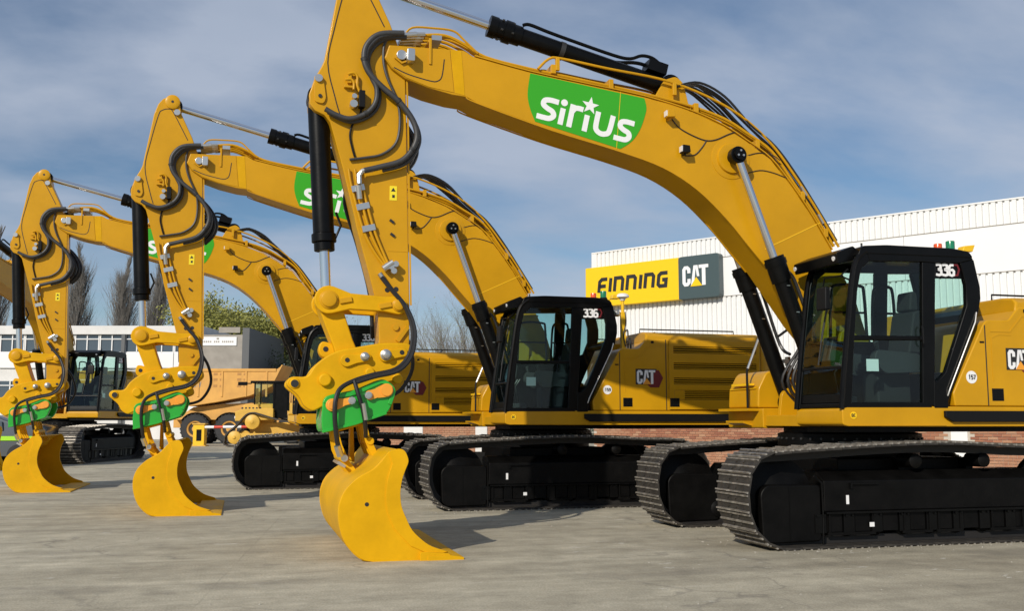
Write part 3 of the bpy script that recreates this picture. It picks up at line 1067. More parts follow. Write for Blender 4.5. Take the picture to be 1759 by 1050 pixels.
    # number on the rear side glass
    nb = MB()
    letters(nb, '336', 0.285, 3.155, 0.135, 0.66, 0.031, -1.474, -1.470)
    MB().prism([(0.262, 3.297), (0.612, 3.311), (0.655, 3.125), (0.250, 3.115)], -1.4685, -1.4595).build('number_panel', BK, co, smooth=False)
    nb.build('number', 'white_decal', co, smooth=False)
    hx = MB().ribbon([(0.53, 3.29), (0.585, 3.29), (0.61, 3.235), (0.585, 3.165), (0.53, 3.16)], 0.022, -1.4735, -1.4695)
    hx.build('number_badge', 'red_decal', co, smooth=False)
    # beacons and camera pod on the roof
    bs = MB().lathe((0.58, -1.15, 3.47), (0, 0, 1), [(0.065, 0.0), (0.065, 0.03), (0.055, 0.04)], 16)
    bs.lathe((0.76, -1.15, 3.47), (0, 0, 1), [(0.07, 0.0), (0.07, 0.05), (0.06, 0.06)], 16)
    bo = bs.build('beacon_base', 'black_plastic', rfo)
    MB().lathe((0.58, -1.15, 3.51), (0, 0, 1), [(0.05, 0.0), (0.05, 0.08), (0.046, 0.09)], 18).build('beacon', 'amber_lens', bo)['label'] = 'amber beacon'
    MB().lathe((0.76, -1.15, 3.53), (0, 0, 1), [(0.054, 0.0), (0.054, 0.10), (0.05, 0.112)], 18).build('beacon', 'green_lens', bo)['label'] = 'green beacon'
    MB().prism([(0.88, 3.51), (0.91, 3.58), (1.07, 3.60), (1.03, 3.51)], -1.22, -1.10).prism([(0.72, 3.465), (0.84, 3.47), (0.9, 3.50), (0.72, 3.495)], -1.18, -1.12).build('camera_pod', 'yellow_bright', rfo, bevel=0.01)
    return co


def make_upper(root):
    # platform: left tub under the cab, right tub, centre frame
    dk = MB()
    dk.prism(round_poly([(-1.07, 1.385), (-1.07, 1.56), (-1.0, 1.595), (0.36, 1.595), (3.45, 1.595), (3.45, 1.36), (0.0, 1.36), (-1.0, 1.365)], 0.03, only=(0, 1, 7)), -1.497, -0.50)
    dko = dk.build('deck', YP, root, bevel=0.012)
    MB().prism([(-0.96, 1.30), (-0.96, 1.359), (3.4, 1.359), (3.4, 1.30)], -1.38, -0.55).build('deck_underside', 'black_dusty', dko)
    rd = MB().prism(round_poly([(-0.98, 1.33), (-0.98, 1.595), (3.45, 1.595), (3.45, 1.33)], 0.03), 0.50, 1.497)
    rd.build('right_deck', YP, dko, bevel=0.012)
    cf = MB().box(-0.95, 3.3, -0.50, 0.50, 1.36, 1.50)
    for s in (-1, 1):
        cf.prism(round_poly([(-0.85, 1.45), (-0.80, 1.80), (-0.45, 2.0), (-0.30, 2.58), (-0.05, 2.62), (0.25, 2.3), (1.0, 1.9), (1.2, 1.45)], 0.06), s * 0.33 - 0.035, s * 0.33 + 0.035)
    cf.build('main_frame', YP, root, bevel=0.008)
    # black side rail with chamfered end
    MB().prism([(0.27, 1.545), (3.42, 1.545), (3.42, 1.415), (0.37, 1.415), (0.27, 1.47)], -1.545, -1.498).build('side_rail', 'black_plastic', dko, bevel=0.01)
    MB().cyl((-0.93, -1.4985, 1.49), (-0.93, -1.503, 1.49), 0.042, seg=20).build('badge_disc', 'sign_yellow', dko)
    q = MB()
    letters(q, 'QC', -0.957, 1.473, 0.036, 0.8, 0.008, -1.506, -1.5035)
    q.build('badge_text', 'black_decal', dko, smooth=False)
    MB().box(-0.98, 0.30, -1.504, -1.4985, 1.372, 1.382).build('deck_edge', YP, dko)
    # body side (pump bay and radiator doors)
    body = [(0.446, 1.60), (0.425, 1.752), (0.90, 2.59), (0.95, 2.635), (1.262, 2.641), (1.37, 2.76), (1.42, 2.80), (3.53, 2.80), (3.53, 1.60)]
    bd = MB().prism(round_poly(body, 0.03, only=(1, 2, 3, 4, 5)), -1.492, -0.52)
    bo = bd.build('body_panel', YP, root, bevel=0.018)
    # hood: stepped top with rounded shoulder
    hd = MB()
    sec = [(-1.486, 2.74), (-1.47, 2.86), (-1.40, 2.925), (-1.2, 2.945), (1.2, 2.945), (1.40, 2.925), (1.486, 2.86), (1.486, 1.6), (-0.5, 1.6), (-0.5, 2.74)]
    n = len(sec)
    x0, x1 = 1.36, 3.53
    vs = [(x0 + 0.05 * (z > 2.8), y, z) for y, z in sec] + [(x1, y, z) for y, z in sec]
    hd.add(vs, [tuple(range(n)), tuple(range(2 * n - 1, n - 1, -1))] + [(i, i + n, (i + 1) % n + n, (i + 1) % n) for i in range(n)])
    ho = hd.build('hood', YP, root, bevel=0.03)
    # hydraulic tank block ahead of the hood
    MB().prism(round_poly([(0.95, 1.6), (0.95, 2.62), (1.05, 2.80), (1.355, 2.80), (1.355, 1.6)], 0.05), -0.49, 0.30).build('tank', YP, ho, bevel=0.02)
    MB().prism([(2.25, 2.94), (2.36, 2.94), (2.44, 3.13), (2.33, 3.03)], 0.55, 0.72).build('exhaust', 'black_paint', ho, bevel=0.01)
    # door seams
    sm = MB()
    for x, z1 in ((0.911, 2.57), (1.749, 2.90)):
        sm.box(x - 0.007, x + 0.007, -1.4945, -1.490, 1.61, min(z1, 2.80))
    sm.build('door_seam', 'black_decal', bo, smooth=False)
    # radiator door: raised frames with recessed slatted bands between them
    rows = [(2.80, 2.69), (2.575, 2.41), (2.30, 2.155), (2.045, 1.945), (1.785, 1.62)]
    pm = MB()
    for z1, z0 in rows:
        pm.box(1.80, 3.50, -1.515, -1.491, z0, z1)
    pm.box(1.80, 1.885, -1.5145, -1.491, 1.621, 2.799)
    pm.box(3.44, 3.50, -1.5145, -1.491, 1.621, 2.799)
    pm.box(1.885, 2.08, -1.5145, -1.491, 1.786, 1.944)
    # leave the vent opening clear
    rp = pm.build('radiator_door', YP, bo, bevel=0.008)
    for z1, z0, xa in ((2.69, 2.575, 1.886), (2.41, 2.30, 1.886), (2.155, 2.045, 1.886), (1.945, 1.785, 2.081)):
        MB().box(xa, 3.44, -1.4955, -1.4925, z0 - 0.001, z1 + 0.001).build('louvre_shade_backing', 'black_paint', rp, smooth=False)  # black sheet standing in for the shade between the slats
        sl = MB()
        nsl = max(3, int((z1 - z0) / 0.032))
        for k in range(nsl):
            zc = z0 + (k + 0.5) * (z1 - z0) / nsl
            sl.obox(((xa + 3.44) / 2, -1.506, zc), (1, 0, 0), (0, 0.75, 0.66), (0, -0.66, 0.75), (3.44 - xa) / 2, 0.0125, 0.002)
        sl.build('louvre', YP, rp, smooth=False)
    for x0_, x1_ in ((0.968, 1.132), (1.803, 1.975)):
        v = MB().box(x0_, x1_, -1.5185 if x0_ > 1.5 else -1.4955, -1.4905, 1.665, 1.812)
        vo = v.build('vent', 'black_plastic', bo, smooth=False)
        g = MB()
        for k in range(5):
            g.box(x0_ + 0.012, x1_ - 0.012, (-1.523 if x0_ > 1.5 else -1.500), (-1.519 if x0_ > 1.5 else -1.496), 1.68 + k * 0.025, 1.69 + k * 0.025)
        g.build('vent_slat', 'black_paint', vo, smooth=False)
    # pressed recess line and latch
    pr = MB().ribbon([(0.99, 2.50), (1.27, 2.50), (1.45, 2.69), (1.70, 2.69)], 0.02, -1.4975, -1.4905)
    pr.ribbon([(1.0, 1.90), (1.0, 2.42), (1.10, 2.46), (1.28, 2.46)], 0.014, -1.4965, -1.4905)
    pr.build('pressing', YP, bo)
    MB().box(0.83, 0.89, -1.498, -1.490, 2.355, 2.375).box(1.48, 1.53, -1.498, -1.490, 2.795 - 0.06, 2.775).build('latch', 'black_plastic', bo)
    # maker's mark
    x0, z0, h = 1.215, 2.045, 0.235
    bk = MB().prism([(x0 - 0.02, z0 + h + 0.02), (x0 + 0.36, z0 + h + 0.02), (x0 + 0.36, z0 - 0.02), (x0 + 0.24, z0 - 0.02), (x0 + 0.24, z0 - 0.008), (x0 - 0.02, z0 - 0.008)], -1.4955, -1.4905)
    bk.build('logo_backing', 'black_decal', bo, smooth=False)
    MB().prism([(x0 + 0.19, z0 - 0.008), (x0 + 0.24, z0 - 0.055), (x0 + 0.40, z0 - 0.055), (x0 + 0.475, z0 + h * 0.45), (x0 + 0.40, z0 + h), (x0 + 0.345, z0 + h)], -1.4975, -1.4925).build('logo_hexagon', 'red_decal', bo, smooth=False)
    cat_letters(MB(), x0, z0, h, -1.501, -1.4985).build('logo_letters', 'white_decal', bo, smooth=False)
    cat_triangle(MB(), x0, z0, h, -1.5035, -1.5012).build('logo_triangle', 'orange_insert', bo, smooth=False)
    # round number badge
    ro = MB().cyl((0.69, -1.4905, 1.943), (0.69, -1.4955, 1.943), 0.075, seg=28)
    rdo = ro.build('round_badge', 'white_decal', bo)
    # counterweight
    cw = MB()
    prof = [(3.535, -1.49), (3.70, -1.48), (3.90, -1.36), (4.02, -1.05), (4.06, -0.5), (4.06, 0.5), (4.02, 1.05), (3.90, 1.36), (3.70, 1.48), (3.535, 1.49)]
    n = len(prof)
    lv = [(1.30, -0.08), (1.42, 0.0), (2.70, 0.0), (2.86, -0.05)]
    vs = []
    for z, dx in lv:
        vs += [(x + dx * (x > 3.6), y, z) for x, y in prof]
    fs = [tuple(range(n)), tuple(range(len(vs) - 1, len(vs) - n - 1, -1))]
    for j in range(len(lv) - 1):
        fs += [(j * n + i, j * n + (i + 1) % n, (j + 1) * n + (i + 1) % n, (j + 1) * n + i) for i in range(n)]
    cw.add(vs, fs)
    cw.build('counterweight', YP, root, bevel=0.03)
    # right front toolbox, steps and handrail
    tb = MB().prism(round_poly([(-0.985, 1.60), (-0.97, 1.86), (-0.86, 2.06), (-0.80, 2.10), (-0.30, 2.12), (-0.28, 1.60)], 0.04), 0.62, 1.48)
    to = tb.build('toolbox', YP, root, bevel=0.025)
    g = MB().box(-0.9855, -0.975, 0.68, 1.42, 1.86, 1.87)
    g.box(-1.02, -0.96, 0.75, 1.3, 1.905, 1.935)
    g.build('tread_strip', 'yellow_bright', to)
    MB().prism([(-1.14, 1.56), (-0.98, 1.56), (-0.98, 1.595), (-1.14, 1.595)], 0.60, 1.48).prism([(-1.12, 1.40), (-0.98, 1.36), (-0.98, 1.39), (-1.12, 1.43)], 0.8, 1.3).build('front_step', YP, to)
    hr = MB()
    for y in (0.80,):
        hr.tube([(-1.04, y, 1.60), (-1.04, y, 2.10), (-0.78, y, 2.70)], 0.017, 8)
    hr.build('handrail', 'black_plastic', to)
    MB().tube([(-1.025, 0.80, 2.135), (-0.80, 0.80, 2.655)], 0.0195, 8).build('handrail_sleeve', 'zinc', to)
    # rail on top of the hood
    rl = MB()
    for y in (-0.95, 1.3):
        rl.tube([(1.5, y, 2.94), (1.5, y, 3.02), (3.3, y, 3.02), (3.3, y, 2.94)], 0.013, 6)
    rl.build('hood_rail', 'black_plastic', ho)
    # hoses and manifold at the boom foot
    hs = MB()
    rnd = random.Random(4)
    for k in range(7):
        y = -0.30 + 0.1 * k
        hs.tube(spline([(-0.55, y, 1.62), (-0.75 - 0.05 * rnd.random(), y, 1.95), (-0.55, y * 0.8, 2.4), (-0.28, y * 0.7, 2.9), (-0.14, y * 0.6, 3.3)], 5), 0.02, 6)
    hs.build('boom_foot_hoses', 'hose_black', root)


def make_front(root):
    # ---------------- boom
    bm_ = MB().prism(BOOM, -0.26, 0.26)
    bo = bm_.build('boom', YP, root, bevel=0.012)
    ed = MB()
    top = spline([(-5.10, 5.775), (-4.422, 5.652), (-3.659, 5.557), (-2.897, 5.463), (-2.264, 5.326), (-1.83, 5.172), (-1.523, 5.005), (-1.18, 4.787), (-0.877, 4.436), (-0.608, 4.066), (-0.338, 3.63)], 4)
    for y0, y1 in ((-0.275, -0.245), (0.245, 0.275)):
        ed.strip([tuple(p) for p in top], 0.014, y0, y1)
    ed.build('top_flange', YP, bo)
    low = MB()
    lowp = spline([(-5.20, 5.264), (-5.059, 5.20), (-4.146, 4.943), (-3.279, 4.745), (-2.681, 4.572), (-2.223, 4.319), (-1.826, 3.968), (-1.531, 3.639), (-1.297, 3.38)], 4)
    for y0, y1 in ((-0.272, -0.248), (0.248, 0.272)):
        low.strip([tuple(p) for p in lowp], -0.012, y0, y1)
    low.build('bottom_flange', YP, bo)
    # forged nose: thicker cheek with a step, and the pressed outline on it
    MB().prism([(-6.12, 5.808), (-5.40, 5.828), (-5.345, 5.30), (-5.65, 5.345), (-5.92, 5.434), (-6.088, 5.542), (-6.168, 5.658)], -0.268, 0.268).build('boom_nose', YP, bo, bevel=0.006)
    MB().prism([(-5.395, 5.825), (-5.26, 5.828), (-5.215, 5.28), (-5.34, 5.30)], -0.264, 0.264).build('nose_joint', 'yellow_bucket', bo, bevel=0.003)
    MB().ribbon([tuple(p) for p in spline([(-6.07, 5.545), (-5.90, 5.477), (-5.64, 5.42), (-5.55, 5.425), (-5.497, 5.49), (-5.47, 5.70)], 4)], 0.012, -0.271, -0.266).build('nose_seam', 'black_decal', bo)
    wl_ = MB()
    wl_.ribbon([(-1.30, 3.60), (-0.50, 3.98)], 0.012, -0.2635, -0.259)
    wl_.ribbon([(-3.235, 5.50), (-3.30, 4.76)], 0.006, -0.2665, -0.2655)
    wl_.build('weld_seam', 'yellow_bright', bo)
    # boss and pin for the boom cylinders
    A = (-1.749, 4.744)
    bs = MB()
    for s in (-1, 1):
        bs.lathe((A[0], s * 0.255, A[1]), (0, s, 0), [(0.27, 0.0), (0.265, 0.012), (0.20, 0.02), (0.19, 0.05), (0.15, 0.055)], 32)
    bs.build('pin_boss', YP, bo)
    pn = MB().cyl((A[0], -0.535, A[1]), (A[0], 0.535, A[1]), 0.075, seg=24)
    po = pn.build('boom_pin', 'black_paint', bo)
    bl = MB()
    for s in (-1, 1):
        for k in range(3):
            a = rad(90 + 120 * k)
            bl.cyl((A[0] + 0.04 * math.cos(a), s * 0.535, A[1] + 0.04 * math.sin(a)), (A[0] + 0.04 * math.cos(a), s * 0.55, A[1] + 0.04 * math.sin(a)), 0.014, seg=8)
    bl.build('pin_bolt', 'zinc', po)
    # decal: green field with the white word and star
    DEC = [(-4.405, 5.630), (-2.918, 5.436), (-2.893, 5.321), (-2.918, 5.206), (-2.975, 5.052), (-3.055, 4.92), (-3.149, 4.831), (-3.25, 4.775), (-4.352, 5.043), (-4.41, 5.193), (-4.438, 5.372)]
    top_d = [(-4.405, 5.628), (-3.659, 5.532), (-2.918, 5.440)]
    arcR = spline([(-2.918, 5.440), (-2.893, 5.321), (-2.918, 5.206), (-2.975, 5.052), (-3.055, 4.92), (-3.149, 4.831), (-3.25, 4.768)], 4)
    arcL = spline([(-4.345, 5.030), (-4.41, 5.193), (-4.438, 5.372), (-4.405, 5.628)], 5)
    dpoly = top_d[:2] + [tuple(p) for p in arcR] + [tuple(p) for p in arcL[:-1]]
    for s in (-1, 1):
        y0, y1 = (-0.2645, -0.2605) if s < 0 else (0.2605, 0.2645)
        dco = MB().prism(dpoly, y0, y1).build('decal', 'green_decal', bo, smooth=False)
        if s > 0:
            continue
        # word: u along the baseline, v up
        O = Vector((-4.335, 5.075))
        U = Vector((1.248, -0.245)).normalized()
        V = Vector((0.21, 0.96))
        k = 1.262

        def W(u, v):
            p = O + U * (u * k) + V * v
            return (p.x, p.y)
        wm = MB()
        xh, w = 0.30, 0.066
        ya, yb = -0.269, -0.2655

        def stroke(pts, ww=w):
            wm.ribbon([W(u, v) for u, v in pts], ww, ya, yb)

        def cs(pts, sub=4):
            return [(p[0], p[1]) for p in spline(pts, sub)]
        stroke(cs([(0.19, 0.272), (0.105, 0.272), (0.05, 0.25), (0.045, 0.195), (0.09, 0.16), (0.145, 0.135), (0.165, 0.085), (0.13, 0.04), (0.07, 0.032), (0.0, 0.032)]))
        stroke([(0.245, 0.0), (0.245, 0.215)])
        wm.prism([(W(0.245, 0.29)[0] + 0.043 * math.cos(a * math.pi / 8), W(0.245, 0.29)[1] + 0.043 * math.sin(a * math.pi / 8)) for a in range(16)], ya, yb)
        stroke([(0.335, 0.0), (0.335, 0.30)])
        stroke(cs([(0.335, 0.20), (0.36, 0.255), (0.40, 0.27), (0.445, 0.268)]))
        stroke([(0.495, 0.0), (0.495, 0.215)])
        sc_ = W(0.505, 0.345)
        star = []
        for q in range(10):
            r_ = 0.115 if q % 2 == 0 else 0.047
            a = rad(80 + 36 * q)
            star.append((sc_[0] + r_ * math.cos(a), sc_[1] + r_ * math.sin(a)))
        wm.prism(star, ya, yb)
        stroke(cs([(0.60, 0.30), (0.60, 0.12), (0.615, 0.06), (0.66, 0.03), (0.71, 0.04), (0.745, 0.09), (0.755, 0.30)]))
        stroke(cs([(0.985, 0.272), (0.90, 0.272), (0.85, 0.25), (0.845, 0.195), (0.885, 0.16), (0.94, 0.135), (0.955, 0.085), (0.925, 0.04), (0.865, 0.032), (0.80, 0.032)]))
        wm.build('decal_word', 'white_decal', dco, smooth=False)
    # work lamps on the boom side and their cable
    for lx, lz in ((-2.609, 5.235), (-2.412, 4.797)):
        lm = MB().prism([(lx - 0.06, lz - 0.05), (lx - 0.05, lz + 0.05), (lx + 0.04, lz + 0.045), (lx + 0.05, lz - 0.04)], -0.40, -0.30)
        lm.tube([(lx, -0.259, lz - 0.05), (lx, -0.33, lz - 0.06), (lx, -0.35, lz)], 0.014, 6)
        lo = lm.build('work_lamp', 'black_plastic' if lz < 5 else YP, bo, bevel=0.01)
        MB().box(lx - 0.068, lx - 0.055, -0.39, -0.31, lz - 0.035, lz + 0.035).build('lamp_lens', 'lamp_lens', lo)
    cb = MB()
    cb.tube(y3(spline([(-2.55, 5.20), (-2.46, 5.10), (-2.30, 5.02), (-2.10, 4.96), (-1.95, 4.98), (-1.78, 5.06), (-1.66, 5.10), (-1.62, 5.06)], 4), -0.266), 0.008, 5)
    cb.tube(y3(spline([(-2.38, 4.74), (-2.25, 4.76), (-2.15, 4.86), (-2.08, 4.965)], 4), -0.266), 0.008, 5)
    for za, xb in ((4.83, -1.05), (4.60, -0.95)):
        cb.tube(y3(spline([(-1.58, za - 0.05), (-1.35, za + 0.02), (-1.15, za + 0.0), (xb, za - 0.06)], 4), -0.266), 0.006, 5)
    cb.build('cable', 'black_rubber', bo)
    # steel pipes along the top of the boom, clamped
    pp = MB()
    for y, dz in ((-0.20, 0.05), (-0.11, 0.06), (0.0, 0.06), (0.12, 0.06), (0.21, 0.05)):
        pth = [(-5.75, 5.99), (-5.46, 6.02), (-5.20, 5.93), (-4.95, 5.80), (-4.422, 5.66 + dz), (-3.659, 5.565 + dz), (-2.897, 5.47 + dz), (-2.264, 5.335 + dz + 0.03), (-1.80, 5.175 + dz + 0.06), (-1.49, 5.015 + dz + 0.06), (-1.13, 4.80 + dz + 0.05), (-0.83, 4.455 + dz), (-0.56, 4.085 + dz), (-0.27, 3.64 + dz)]
        pp.tube(y3(spline(pth, 4), y), 0.021, 8)
    pp.build('boom_pipe', YP, bo)
    pu = MB()
    for y in (-0.24, 0.24):
        pu.tube(y3(spline([(-4.30, 5.70), (-4.16, 5.84), (-4.0, 5.86), (-3.4, 5.79), (-2.7, 5.72), (-2.2, 5.60), (-1.75, 5.42), (-1.42, 5.22), (-1.10, 4.93), (-0.78, 4.52), (-0.50, 4.12), (-0.22, 3.68)], 4), y), 0.017, 8)
    pu.tube(y3(spline([(-5.95, 5.95), (-5.85, 6.07), (-5.6, 6.09), (-5.35, 6.08), (-5.22, 5.98), (-5.05, 5.83)], 4), -0.22), 0.013, 6)
    pu.build('upper_pipe', YP, bo)
    ck = MB()
    for x, z in ((-4.1, 5.72), (-3.35, 5.60), (-2.2, 5.39), (-1.35, 4.97), (-0.72, 4.33), (-0.40, 3.86)):
        ck.box(x - 0.03, x + 0.03, -0.25, 0.25, z - 0.06, z + 0.055)
    for x, z in ((-4.05, 5.80), (-2.5, 5.62)):
        ck.box(x - 0.025, x + 0.025, -0.262, -0.215, z - 0.10, z + 0.06)
    ck.build('pipe_clamp', YP, bo, bevel=0.006)
    # black hoses over the crown of the boom
    hb = MB()
    rnd = random.Random(7)
    for k in range(8):
        y = -0.24 + 0.065 * k
        j = lambda a: (rnd.random() - 0.5) * a
        hb.tube(spline([(-2.45, y, 5.66 + j(.05)), (-2.15, y, 5.74 + j(.06)), (-1.80, y, 5.56 + j(.05)), (-1.46, y, 5.26 + j(.06)), (-1.10, y, 4.96 + j(.05)), (-0.80, y, 4.60 + j(.05)), (-0.52, y, 4.20 + j(.05)), (-0.25, y, 3.76)], 5), 0.016, 6)
    hb.build('boom_hose', 'hose_black', bo)
    ft = MB()
    for k in range(6):
        ft.cyl((-0.74 + 0.02 * k, -0.23 + 0.09 * k, 4.46), (-0.66 + 0.02 * k, -0.23 + 0.09 * k, 4.34), 0.026, seg=8)
        ft.cyl((-0.50, -0.23 + 0.09 * k, 4.10), (-0.43, -0.23 + 0.09 * k, 3.98), 0.024, seg=8)
    # fittings at the nose
    for k in range(5):
        y = -0.24 + 0.10 * k
        ft.cyl((-5.98, y, 5.955), (-5.80, y, 5.985), 0.032, seg=10)
        ft.cyl((-5.80, y, 5.985), (-5.70, y, 5.995), 0.026, seg=6)
    ft.box(-5.62, -5.50, -0.262, 0.26, 5.93, 5.99)
    ft.build('pipe_fitting', 'zinc', bo)
    MB().box(-5.655, -5.625, -0.285, -0.255, 5.62, 5.94).box(-5.66, -5.62, -0.26, 0.26, 5.90, 5.93).build('pipe_bracket', YP, bo, bevel=0.004)
    # stick cylinder bracket on the boom
    br = MB()
    for s in (-1, 1):
        br.prism(round_poly([(-2.78, 5.43), (-2.60, 5.74), (-2.44, 5.80), (-2.34, 5.72), (-2.25, 5.34)], 0.05), s * 0.15 - 0.025, s * 0.15 + 0.025)
    br.build('cylinder_bracket', YP, bo, bevel=0.008)
    # boom tip pin
    tp = MB().cyl((-5.985, -0.32, 5.69), (-5.985, 0.32, 5.69), 0.06, seg=18)
    tp.prism(round_poly([(-5.93, 5.60), (-5.93, 5.75), (-5.84, 5.75), (-5.84, 5.60)], 0.02), -0.40, -0.27)
    tp.build('tip_pin', 'zinc', bo, bevel=0.006)
    pk = MB().ribbon([(-6.06, 5.66), (-5.98, 5.60), (-5.90, 5.64)], 0.02, -0.30, -0.275)
    pk.build('pin_keeper', YP, bo)

    # ---------------- boom cylinders
    base = (-0.621, 1.669)
    d = (Vector(base) - Vector(A)).normalized()
    for s in (-1, 1):
        y = s * 0.435
        g0 = Vector(A) + d * 1.36
        g1 = Vector(A) + d * 1.68
        cm = MB()
        cm.cyl((g0.x, y, g0.y), (g1.x, y, g1.y), 0.128, seg=22)
        cm.cyl((g1.x, y, g1.y), (base[0], y, base[1]), 0.103, seg=22)
        q = Vector(A) + d * 1.40
        cm.cyl((q.x, y, q.y), (q.x + d.x * 0.07, y, q.y + d.y * 0.07), 0.14, seg=22)
        cm.cyl((base[0], y - 0.08, base[1]), (base[0], y + 0.08, base[1]), 0.13, seg=20)
        co = cm.build('boom_cylinder', BK, root)
        rm = MB().cyl((A[0], y, A[1]), (g0.x, y, g0.y), 0.052, seg=18)
        ro = rm.build('rod', 'chrome', co)
        em = MB().lathe((A[0], y - 0.06, A[1]), (0, 1, 0), [(0.10, 0.0), (0.108, 0.01), (0.108, 0.11), (0.10, 0.12)], 24)
        em.build('rod_eye', BK, ro)
        hm = MB()
        n2 = Vector((-d.y, d.x))
        if n2.x > 0:
            n2 = -n2
        a0 = Vector(A) + d * 1.6 - n2 * 0.13
        a1 = Vector(A) + d * 2.5 - n2 * 0.16
        hm.tube(spline([(a0.x, y, a0.y), (a0.x + 0.10, y, a0.y - 0.15), (a1.x, y, a1.y), (a1.x + 0.05, y * 0.6, a1.y - 0.15)], 5), 0.022, 6)
        hm.tube(spline([(a1.x - 0.02, y, a1.y + 0.1), (a1.x + 0.14, y * 0.5, a1.y + 0.22), (a1.x + 0.2, 0, a1.y - 0.05)], 5), 0.018, 6)
        hm.build('hose', 'hose_black', co)
        fm = MB()
        for t in (2.74, 2.86):
            c = Vector(A) + d * t - n2 * 0.14
            fm.box(c.x - 0.03, c.x + 0.03, y - 0.07, y + 0.0, c.y - 0.025, c.y + 0.025)
            fm.box(c.x + 0.03, c.x + 0.07, y - 0.04, y + 0.04, c.y - 0.06, c.y + 0.06)
        for t in (1.75, 2.1):
            c = Vector(A) + d * t + n2 * 0.0
            fm.box(c.x - 0.02, c.x + 0.02, y - 0.112, y - 0.10, c.y - 0.006, c.y + 0.006)
        fm.build('fitting', 'zinc', co)

    # ---------------- stick cylinder over the boom
    T0, T1 = Vector((-6.40, 6.66)), Vector((-2.484, 5.70))
    d = (T1 - T0).normalized()
    g0, g1 = T0 + d * 1.58, T0 + d * 2.42
    cm = MB()
    cm.cyl((g0.x, 0, g0.y), (g0.x + d.x * 0.1, 0, g0.y + d.y * 0.1), 0.135, seg=22)
    cm.cyl((g0.x + d.x * 0.1, 0, g0.y + d.y * 0.1), (g0.x + d.x * 0.42, 0, g0.y + d.y * 0.42), 0.125, seg=22)
    cm.cyl((g0.x + d.x * 0.2, 0, g0.y + d.y * 0.2), (g0.x + d.x * 0.3, 0, g0.y + d.y * 0.3), 0.142, seg=22)
    cm.cyl((g0.x + d.x * 0.42, 0, g0.y + d.y * 0.42), (T1.x, 0, T1.y), 0.108, seg=22)
    cm.cyl((T1.x, -0.12, T1.y), (T1.x, 0.12, T1.y), 0.14, seg=20)
    co = cm.build('stick_cylinder', BK, root)
    ro = MB().cyl((T0.x, 0, T0.y), (g0.x, 0, g0.y), 0.056, seg=18).build('rod', 'chrome', co)
    MB().cyl((T0.x, -0.10, T0.y), (T0.x, 0.10, T0.y), 0.11, seg=20).build('rod_eye', BK, ro)
    bd_ = MB()
    q = T0 + d * 2.52
    bd_.cyl((q.x, 0, q.y), (q.x + d.x * 0.06, 0, q.y + d.y * 0.06), 0.116, seg=20)
    for t in (1.72, 1.86):
        for k in range(6):
            a = rad(60 * k + 20)
            c = T0 + d * t
            u = Vector((-d.y, d.x)) * math.sin(a) * 0.135
            bd_.cyl((c.x + u.x, 0.135 * math.cos(a), c.y + u.y), (c.x + u.x + d.x * 0.03, 0.135 * math.cos(a), c.y + u.y + d.y * 0.03), 0.014, seg=6)
    bd_.build('band', 'dark_steel', co)
    hp = MB()
    n2 = Vector((-d.y, d.x))
    if n2.y < 0:
        n2 = -n2
    a = [T0 + d * t + n2 * o for t, o in ((1.98, 0.11), (2.06, 0.145), (2.3, 0.135), (2.6, 0.13), (3.2, 0.13), (3.42, 0.16), (3.56, 0.25), (3.70, 0.27), (3.82, 0.23))]
    hp.tube(y3(spline([tuple(p) for p in a], 4), -0.10), 0.022, 7)
    a = [T0 + d * t + n2 * o for t, o in ((3.15, 0.09), (3.35, 0.14), (3.52, 0.20), (3.66, 0.22), (3.78, 0.20))]
    hp.tube(y3(spline([tuple(p) for p in a], 4), 0.06), 0.024, 7)
    c = T0 + d * 3.80 + n2 * 0.17
    hp.obox((c.x, -0.02, c.y), (d.x, 0, d.y), (0, 1, 0), (n2.x, 0, n2.y), 0.13, 0.12, 0.07)
    hp.build('cylinder_pipe', BK, co)

    # ---------------- stick
    sp = STICK
    sm = MB().prism(sp, -0.205, 0.205)
    so = sm.build('stick', YP, root, bevel=0.014)
    # pressed outline of the side plate
    ol = [(-6.85, 5.0), (-6.70, 4.72), (-6.62, 4.62)]
    MB().ribbon([tuple(p) for p in spline([(-6.68, 4.95), (-6.74, 5.15), (-6.83, 5.55), (-6.76, 5.98), (-6.655, 6.44), (-6.60, 6.53), (-6.49, 6.56), (-6.42, 6.50), (-6.18, 6.05)], 4)], 0.012, -0.209, -0.203).build('plate_seam', 'black_decal', so)
    ws_ = MB().ribbon([(-6.10, 3.375), (-5.865, 3.375)], 0.01, -0.2085, -0.203)
    ws_.ribbon([(-5.905, 5.42), (-5.885, 4.9), (-5.87, 4.3), (-5.845, 3.4), (-5.825, 2.75)], 0.02, -0.209, -0.2)
    ws_.build('weld_seam', YP, so)
    # bosses: top pin, cylinder eye, link pin
    bs = MB()
    bs.lathe((-6.44, -0.2, 6.68), (0, -1, 0), [(0.12, 0.0), (0.12, 0.03), (0.10, 0.04), (0.04, 0.04)], 24)
    bs.prism(round_poly([(-6.97, 5.07), (-6.98, 5.38), (-6.88, 5.38), (-6.84, 5.12), (-6.87, 5.05)], 0.03), -0.232, -0.2)
    bs.build('pin_boss', YP, so, bevel=0.004)
    bt = MB()
    for x, z, r in ((-6.36, 6.50, 0.05), (-6.93, 5.345, 0.045)):
        bt.cyl((x, -0.20, z), (x, -0.26, z), r, seg=14)
    bt.build('pin_bolt', 'zinc', so)
    hl = MB()
    for x, z in ((-6.44, 6.68), (-6.91, 5.14)):
        hl.cyl((x, -0.236 if z < 6 else -0.242, z), (x, -0.2445, z), 0.022, seg=12)
